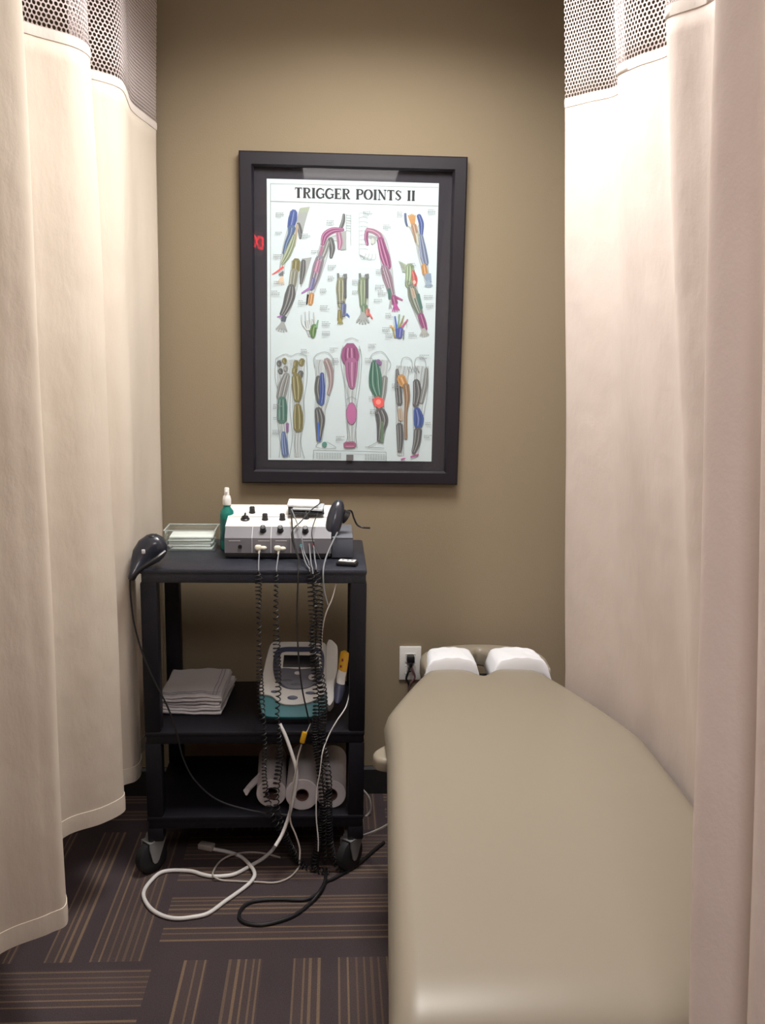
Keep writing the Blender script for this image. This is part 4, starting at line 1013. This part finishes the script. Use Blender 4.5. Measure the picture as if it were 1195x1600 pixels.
loft([(A(257, 845, Yh), .014, .012), (A(252, 848, Yh), .029, .022), (A(243, 853, Yh), .038, .028), (A(233, 861, Yh), .040, .03), (A(223, 871, Yh-.01), .033, .027), (A(216, 882, Yh-.025), .022, .020), (A(210, 892, 2.415), .013, .015), (A(206, 902, 2.405), .011, .012), (A(205, 905, 2.404), .009, .010)], M['gloss'], 'body', HD, HL)
b = MB().ell(tuple(A(238, 838, Yh)), (.014, .016, .007)); link('top_button', b, M['black'], HD, loc=HL)
b = MB().box(tuple(A(224, 862, 2.424)), (.010, .006, .012), .002); link('logo_plate', b, M['consl'], HD, loc=HL)
pA, pB = A(214, 884, 2.40), A(240, 868, 2.415)
b = MB().tube(crom([A(205, 905, 2.395), A(222, 888, 2.395), A(245, 872, 2.41), A(258, 862, 2.43)], 6), .0055); link('side_rib', b, M['black'], HD, loc=HL)
b = MB().b2((-.0, -.0, 0), (.001, .001, .001)); 
b = MB().cyl(tuple(A(262, 856, 2.50)), tuple(A(268, 853, 2.52)), .006, .005); link('metal_tip', b, M['steel'], HD, loc=HL)
tubething('device_cord', [(203, 905, 2.405), (204, 930, 2.40), (208, 965, 2.40), (216, 1000, 2.40), (228, 1035, 2.40), (243, 1068, 2.40), (262, 1105, 2.40), (276, 1145, 2.402), (286, 1185, 2.405), (305, 1220, 2.405), (340, 1250, 2.405), (390, 1266, 2.405), (435, 1272, 2.405), (450, 1274, 2.405)],
          .0025, M['cord'], 'long black cord hanging from the handheld device across the front of the cart')

# ------------------------------------------------------------------ middle shelf
def towel(z, h, w, d, rz, dx, dy, label, seed):
    rnd = random.Random(seed)
    root = thing('folded_towel', (-.405+dx, 2.655+dy, z), label, 'towel', rz, 'folded towels on the middle shelf')
    # folded layers: cross-section in (x,z) with fold lines, extruded along y with softness
    nl = 2; lay = h/nl
    for k in range(nl):
        bm = bmesh.new(); bmesh.ops.create_grid(bm, x_segments=16, y_segments=18, size=.5)
        mb = MB()
        top = [v.co.copy() for v in bm.verts]; bm.free()
        nx, ny = 17, 19
        ww, dd = w*(1-.03*k), d*(1-.02*k)
        def sfc(u, v, s):
            x = (u-.5)*ww; y = (v-.5)*dd
            ex = min(u, 1-u)*ww; ey = min(v, 1-v)*dd; e = min(ex, ey); r = lay*.7
            rr = 1 if e > r else sqrt(max(0, 1-((r-e)/r)**2))
            wob = .0026*sin(u*6+seed+k)+.0022*sin(v*8+seed*2)+.0012*sin(u*19+v*15)
            zz = lay*(k+.5)+s*lay*.5*rr+wob*(1 if k == nl-1 or s > 0 else .4)
            return Vector((x, y, max(zz, .0004)))
        vs = [sfc(.5-.5*cos(pi*i/16), .5-.5*cos(pi*j/18), 1) for j in range(ny) for i in range(nx)]+[sfc(.5-.5*cos(pi*i/16), .5-.5*cos(pi*j/18), -1) for j in range(ny) for i in range(nx)]
        fs = []
        o2 = nx*ny
        for j in range(ny-1):
            for i in range(nx-1):
                a_ = j*nx+i; fs.append((a_, a_+1, a_+nx+1, a_+nx)); fs.append((o2+a_, o2+a_+nx, o2+a_+nx+1, o2+a_+1))
        ring = [i for i in range(nx)]+[j*nx+nx-1 for j in range(1, ny)]+[(ny-1)*nx+i for i in range(nx-2, -1, -1)]+[j*nx for j in range(ny-2, 0, -1)]
        for q_ in range(len(ring)):
            a_, b_ = ring[q_], ring[(q_+1) % len(ring)]; fs.append((a_, o2+a_, o2+b_, b_))
        mb.add(vs, fs); link('fold', mb, M['towel'], root, smooth=60)
        for off in ((.016, .026) if k == nl-1 else (.016,)):
            # stripe threads woven near the front and right edge
            vv = off/dd; pts = [sfc(i/24, vv, 1)+Vector((0, 0, .0007)) for i in range(1, 24)]
            uu = 1-off/ww; pts2 = [sfc(uu, j/24, 1)+Vector((0, 0, .0007)) for j in range(1, 24)]
            s1 = MB().tube(pts, .0008, 5).tube(pts2, .0008, 5); link('stripe', s1, M['towelb'], root)
    fr = MB()
    return root
towel(.4335, .018, .190, .235, -.06, 0, 0, 'lowest folded white towel of the stack on the middle shelf', 1)
towel(.4525, .018, .186, .230, -.10, .004, .004, 'middle folded white towel, blue striped, in the stack on the middle shelf', 2)
towel(.4715, .018, .188, .232, -.02, -.002, .002, 'topmost folded white towel of the stack on the middle shelf', 3)

# therapy unit
u0 = A(456, 1128, 2.455)
TU = thing('ultrasound_unit', (u0.x, 2.462, .433), 'off white and teal ultrasound unit with a screen on the middle shelf', 'therapy unit')
al = radians(46)
FT = Matrix(((1, 0, 0, 0), (0, cos(al), -sin(al), 0), (0, sin(al), cos(al), .028), (0, 0, 0, 1)))
def cc(x, y): return ((x-465)*.000258, (968-y)*.000285)
def CP(pts, sm=True): 
    q_ = [cc(*p) for p in pts]
    return closed_crom(q_, 4) if sm else q_
link('base', MB().prism(CP([(95, 700), (110, 850), (160, 955), (350, 975), (600, 975), (760, 960), (835, 880), (845, 720), (830, 300), (800, 190), (220, 190), (150, 400)]), -.038, -.004, .004, T=FT), M['unitt'], TU)
link('top_cover', MB().prism(CP([(92, 715), (130, 480), (160, 310), (205, 175), (300, 158), (500, 158), (700, 162), (830, 190), (842, 400), (835, 700), (745, 790), (600, 842), (450, 855), (330, 835), (230, 760)]), -.012, .004, .003, T=FT), M['unitw'], TU)
link('screen_surround', MB().prism(CP([(232, 400), (255, 270), (330, 228), (520, 222), (730, 230), (800, 290), (812, 420), (790, 560), (700, 650), (560, 690), (400, 682), (290, 620), (245, 520)]), .003, .0065, .001, T=FT), M['navy'], TU)
link('screen_bezel', MB().prism(CP([(335, 290), (540, 284), (750, 292), (775, 380), (768, 470), (540, 474), (325, 470), (312, 380)]), .006, .0080, .0006, T=FT), M['unitw'], TU)
link('screen', MB().prism([cc(*p) for p in ((345, 455), (755, 458), (748, 325), (352, 320))], .0075, .0092, .0004, T=FT), M['screen'], TU)
link('keypad', MB().prism(CP([(318, 470), (540, 474), (765, 470), (745, 600), (640, 672), (520, 690), (400, 675), (318, 600)]), .006, .0085, .0008, T=FT), M['panel'], TU)
def oval(x, y, rx, ry, m, nm, h0=.008, h1=.0098):
    a, b_ = cc(x, y); link(nm, MB().prism([(a+rx*.000258*cos(2*pi*k/20), b_+ry*.000285*sin(2*pi*k/20)) for k in range(20)], h0, h1, .0004, T=FT), M[m], TU)
oval(512, 520, 34, 18, 'consl', 'start_button'); oval(670, 570, 34, 30, 'consl', 'dial', .008, .0125); oval(400, 600, 60, 10, 'side', 'key_row'); oval(500, 640, 60, 10, 'side', 'key_row')
oval(465, 780, 58, 22, 'navy', 'logo_badge', .0035, .005); oval(262, 715, 40, 14, 'navy', 'vent_slot', .0035, .005); oval(660, 730, 55, 16, 'navy', 'vent_slot', .0035, .005)
link('foot', MB().b2((-.075, .012, .0), (.075, .15, .03), .004), M['black'], TU)
link('rear_housing', MB().b2((-.085, .09, .028), (.09, .175, .125), .01), M['unitw'], TU)
# applicator holder column
link('applicator_holder', MB().prism(CP([(840, 190), (950, 205), (965, 330), (960, 500), (925, 640), (920, 820), (845, 825)]), -.034, .012, .003, T=FT), M['unitw'], TU)
HA = thing('ultrasound_wand', tuple(TU.matrix_basis @ (FT @ Vector((*cc(1020, 560), .012)))), 'yellow topped sound head wand in the holder right of the teal unit', 'applicator')
L2 = HA.location
def fw(x, y, w): return (TU.matrix_basis @ (FT @ Vector((*cc(x, y), w))))
loft([(fw(1050, 285, .012), .006, .008), (fw(1046, 300, .012), .0125, .012), (fw(1035, 380, .012), .0135, .012), (fw(1020, 500, .012), .0128, .012)], M['yellow'], 'yellow_cap', HA, L2)
loft([(fw(1021, 495, .012), .0128, .0122), (fw(1005, 560, .012), .0132, .012), (fw(998, 640, .012), .0122, .012)], M['white'], 'white_sleeve', HA, L2)
loft([(fw(999, 635, .012), .0135, .013), (fw(985, 700, .008), .0155, .013), (fw(970, 790, .004), .012, .012), (fw(962, 830, .004), .007, .008)], M['navy'], 'blue_grip', HA, L2)
link('red_mark', MB().ell(tuple(fw(1018, 400, .024)), (.003, .002, .005)).ell(tuple(fw(1000, 470, .024)), (.003, .002, .004)), M['red'], HA, loc=L2)

# cables below the unit
tubething('white_cable', [(437, 1131, 2.425), (446, 1150, 2.415), (456, 1178, 2.405), (463, 1205, 2.40), (461, 1235, 2.40), (455, 1262, 2.40), (448, 1285, 2.40), (440, 1305, 2.39), (430, 1322, 2.37)], .0050, M['whitecord'], 'thick white cable curving down from the teal unit in front of the paper rolls', nn=10)
def floorcable(name, pts, r, m, label, z=None, nn=10, plug=None):
    z = z or r+.001
    P = [atz(p[0], p[1], p[2] if len(p) > 2 else z) for p in pts]; Q = crom(P, 8)
    if plug is None:
        o = link(name, MB().tube(Q, r, nn), m, loc=tuple(P[0])); return tag(o, label, 'cable')
    root = thing(name, tuple(P[-1]), label, 'cable'); link('cord', MB().tube(Q, r, nn), m, root, loc=root.location)
    a = P[-1]; d = (P[-1]-P[-2]).normalized(); T = Matrix.Translation(a) @ Matrix.Rotation(atan2(d.y, d.x), 4, 'Z')
    link('plug', MB().box((.024, 0, .006), (.048, .026, .018), .004, T=T).cyl((0, 0, 0), (.008, 0, .002), .006, .009, T=T), M['beigecord'] if plug == 1 else M['white'], root, loc=root.location)
    return root
floorcable('white_cable', [(430, 1322, .03), (424, 1330, .012), (410, 1342), (391, 1353), (375, 1362), (362, 1367), (345, 1369), (330, 1369), (315, 1366), (298, 1361), (268, 1360), (250, 1364), (237, 1375), (226, 1390), (225, 1403), (236, 1420), (255, 1431), (276, 1435), (300, 1433), (325, 1427),
            (352, 1408), (384, 1385), (396, 1372, .012), (397, 1362, .014), (389, 1350, .014), (375, 1338), (355, 1331), (334, 1327)], .0055, M['whitecord'], 'thick white cable looped on the carpet in front of the cart, ending in a plug', plug=1)
tubething('beige_lead', [(485, 1130, 2.40), (482, 1138, 2.40), (478, 1146, 2.40)], .0016, M['whitecord'], 'short white lead above the yellow inline connector')
yc = A(474, 1152, 2.40); o = link('inline_connector', MB().box((0, 0, 0), (.015, .013, .034), .004), M['yellow'], loc=(0, 0, 0)); o.location = yc; o.rotation_euler = (0, radians(14), 0); tag(o, 'yellow inline connector hanging below the teal unit', 'connector')
tubething('beige_lead', [(471, 1163, 2.40), (465, 1185, 2.398), (463, 1200, 2.392), (457, 1230, 2.39), (453, 1262, 2.39), (454, 1285, 2.39), (462, 1305, 2.385), (468, 1325, 2.38), (468, 1343, 2.37)], .0024, M['beigecord'], 'beige lead running down from the yellow inline connector')
tubething('white_lead', [(546, 1083, 2.47), (540, 1105, 2.43), (525, 1128, 2.405), (513, 1150, 2.395), (504, 1175, 2.375), (500, 1205, 2.375), (495, 1235, 2.378), (494, 1275, 2.375), (497, 1310, 2.37), (497, 1330, 2.37)], .0018, M['whitecord'], 'thin white lead hanging from the yellow topped wand past the coils')
floorcable('beige_cable', [(468, 1343, .02), (466, 1356), (452, 1371), (430, 1379), (400, 1378), (370, 1377), (345, 1375), (333, 1368, .014), (335, 1358), (345, 1345), (362, 1336, .014), (385, 1332), (410, 1333), (438, 1340)], .0028, M['beigecord'], 'thin beige cable in a small loop crossing the thick white one')
floorcable('black_cable', [(600, 1316), (585, 1328), (560, 1350), (540, 1362), (520, 1373), (510, 1377), (503, 1388), (498, 1395), (485, 1403), (470, 1406), (440, 1405), (410, 1406), (388, 1411), (376, 1422), (374, 1434), (384, 1442), (405, 1445), (430, 1441), (460, 1430), (485, 1411), (500, 1392, .014), (508, 1375, .014), (509, 1360)], .0048, M['cord'], 'black cable doubled back in a long loop on the carpet')
tubething('white_lead', [(566, 1233, 2.72), (577, 1248, 2.73), (578, 1268, 2.74), (565, 1280, 2.74)], .0035, M['whitecord'], 'white lead bowing out behind the right side of the cart')
tubething('white_cable', [(545, 1310, 2.52), (565, 1306, 2.50), (590, 1297, 2.42), (612, 1285, 2.32)], .0035, M['whitecord'], 'white cable running from the cart base under the bench')

# ------------------------------------------------------------------ paper rolls
def roll(px, py, Y, r, Ln, rz, label, rc=.019):
    c = A(px, py, Y); zc = .178+r
    T = Matrix.Translation((c.x, Y, zc)) @ Matrix.Rotation(rz, 4, 'Z') @ Matrix.Rotation(-pi/2, 4, 'X')
    root = thing('paper_roll', (c.x, Y, .178), label, 'paper roll', group='paper rolls on the bottom shelf'); L = root.location
    n = 40; vs = []
    prof = [(rc, 0), (r-.002, 0), (r, .002), (r, Ln-.002), (r-.002, Ln), (rc, Ln), (rc, .0)]
    mb = MB()
    for rr, z in prof:
        for k in range(n): mb.v.append(T @ Vector((rr*cos(2*pi*k/n), rr*sin(2*pi*k/n), z)))
    for i in range(len(prof)-1):
        for k in range(n): mb.f.append((i*n+k, i*n+(k+1) % n, (i+1)*n+(k+1) % n, (i+1)*n+k)); mb.m.append(0)
    link('paper', mb, M['paper'], root, loc=L)
    mb = MB()
    for rr, z in [(rc, -.001), (rc-.002, -.001), (rc-.002, Ln), (rc, Ln), (rc, -.001)]:
        for k in range(n): mb.v.append(T @ Vector((rr*cos(2*pi*k/n), rr*sin(2*pi*k/n), z)))
    for i in range(4):
        for k in range(n): mb.f.append((i*n+k, i*n+(k+1) % n, (i+1)*n+(k+1) % n, (i+1)*n+k)); mb.m.append(0)
    link('cardboard_core', mb, M['core'], root, loc=L)
roll(424, 1250, 2.47, .043, .24, .05, 'paper roll leftmost of the three on the bottom shelf')
roll(472, 1254, 2.45, .048, .24, .0, 'middle paper roll of the three on the bottom shelf')
roll(517, 1254, 2.46, .043, .24, -.02, 'rightmost paper roll on the bottom shelf, against the cart post')
c1_, c2_ = A(385, 1237, 2.46), A(416, 1203, 2.60)
b = MB().tube([Vector(c1_), c1_.lerp(c2_, .5), Vector(c2_)], [.011, .013, .014], 14)
b = MB(); N_ = 14
prof = crom([c1_, c1_.lerp(c2_, .5)+Vector((0, 0, .002)), c2_], 5)
for i, p in enumerate(prof):
    for k in range(N_):
        a = 2*pi*k/N_; rr = .010+.0025*sin(3*a+i*.4); b.v.append(p+Vector((cos(a)*rr*.8, 0, sin(a)*rr)))
for i in range(len(prof)-1):
    for k in range(N_): b.f.append((i*N_+k, i*N_+(k+1) % N_, (i+1)*N_+(k+1) % N_, (i+1)*N_+k)); b.m.append(0)
b.f.append(tuple(range(N_))); b.m.append(0); b.f.append(tuple((len(prof)-1)*N_+k for k in range(N_))); b.m.append(0)
o = link('rolled_paper_sheet', b, M['paper'], loc=tuple(c1_)); tag(o, 'loose white sheet rolled thin, leaning left of the paper rolls', 'paper')
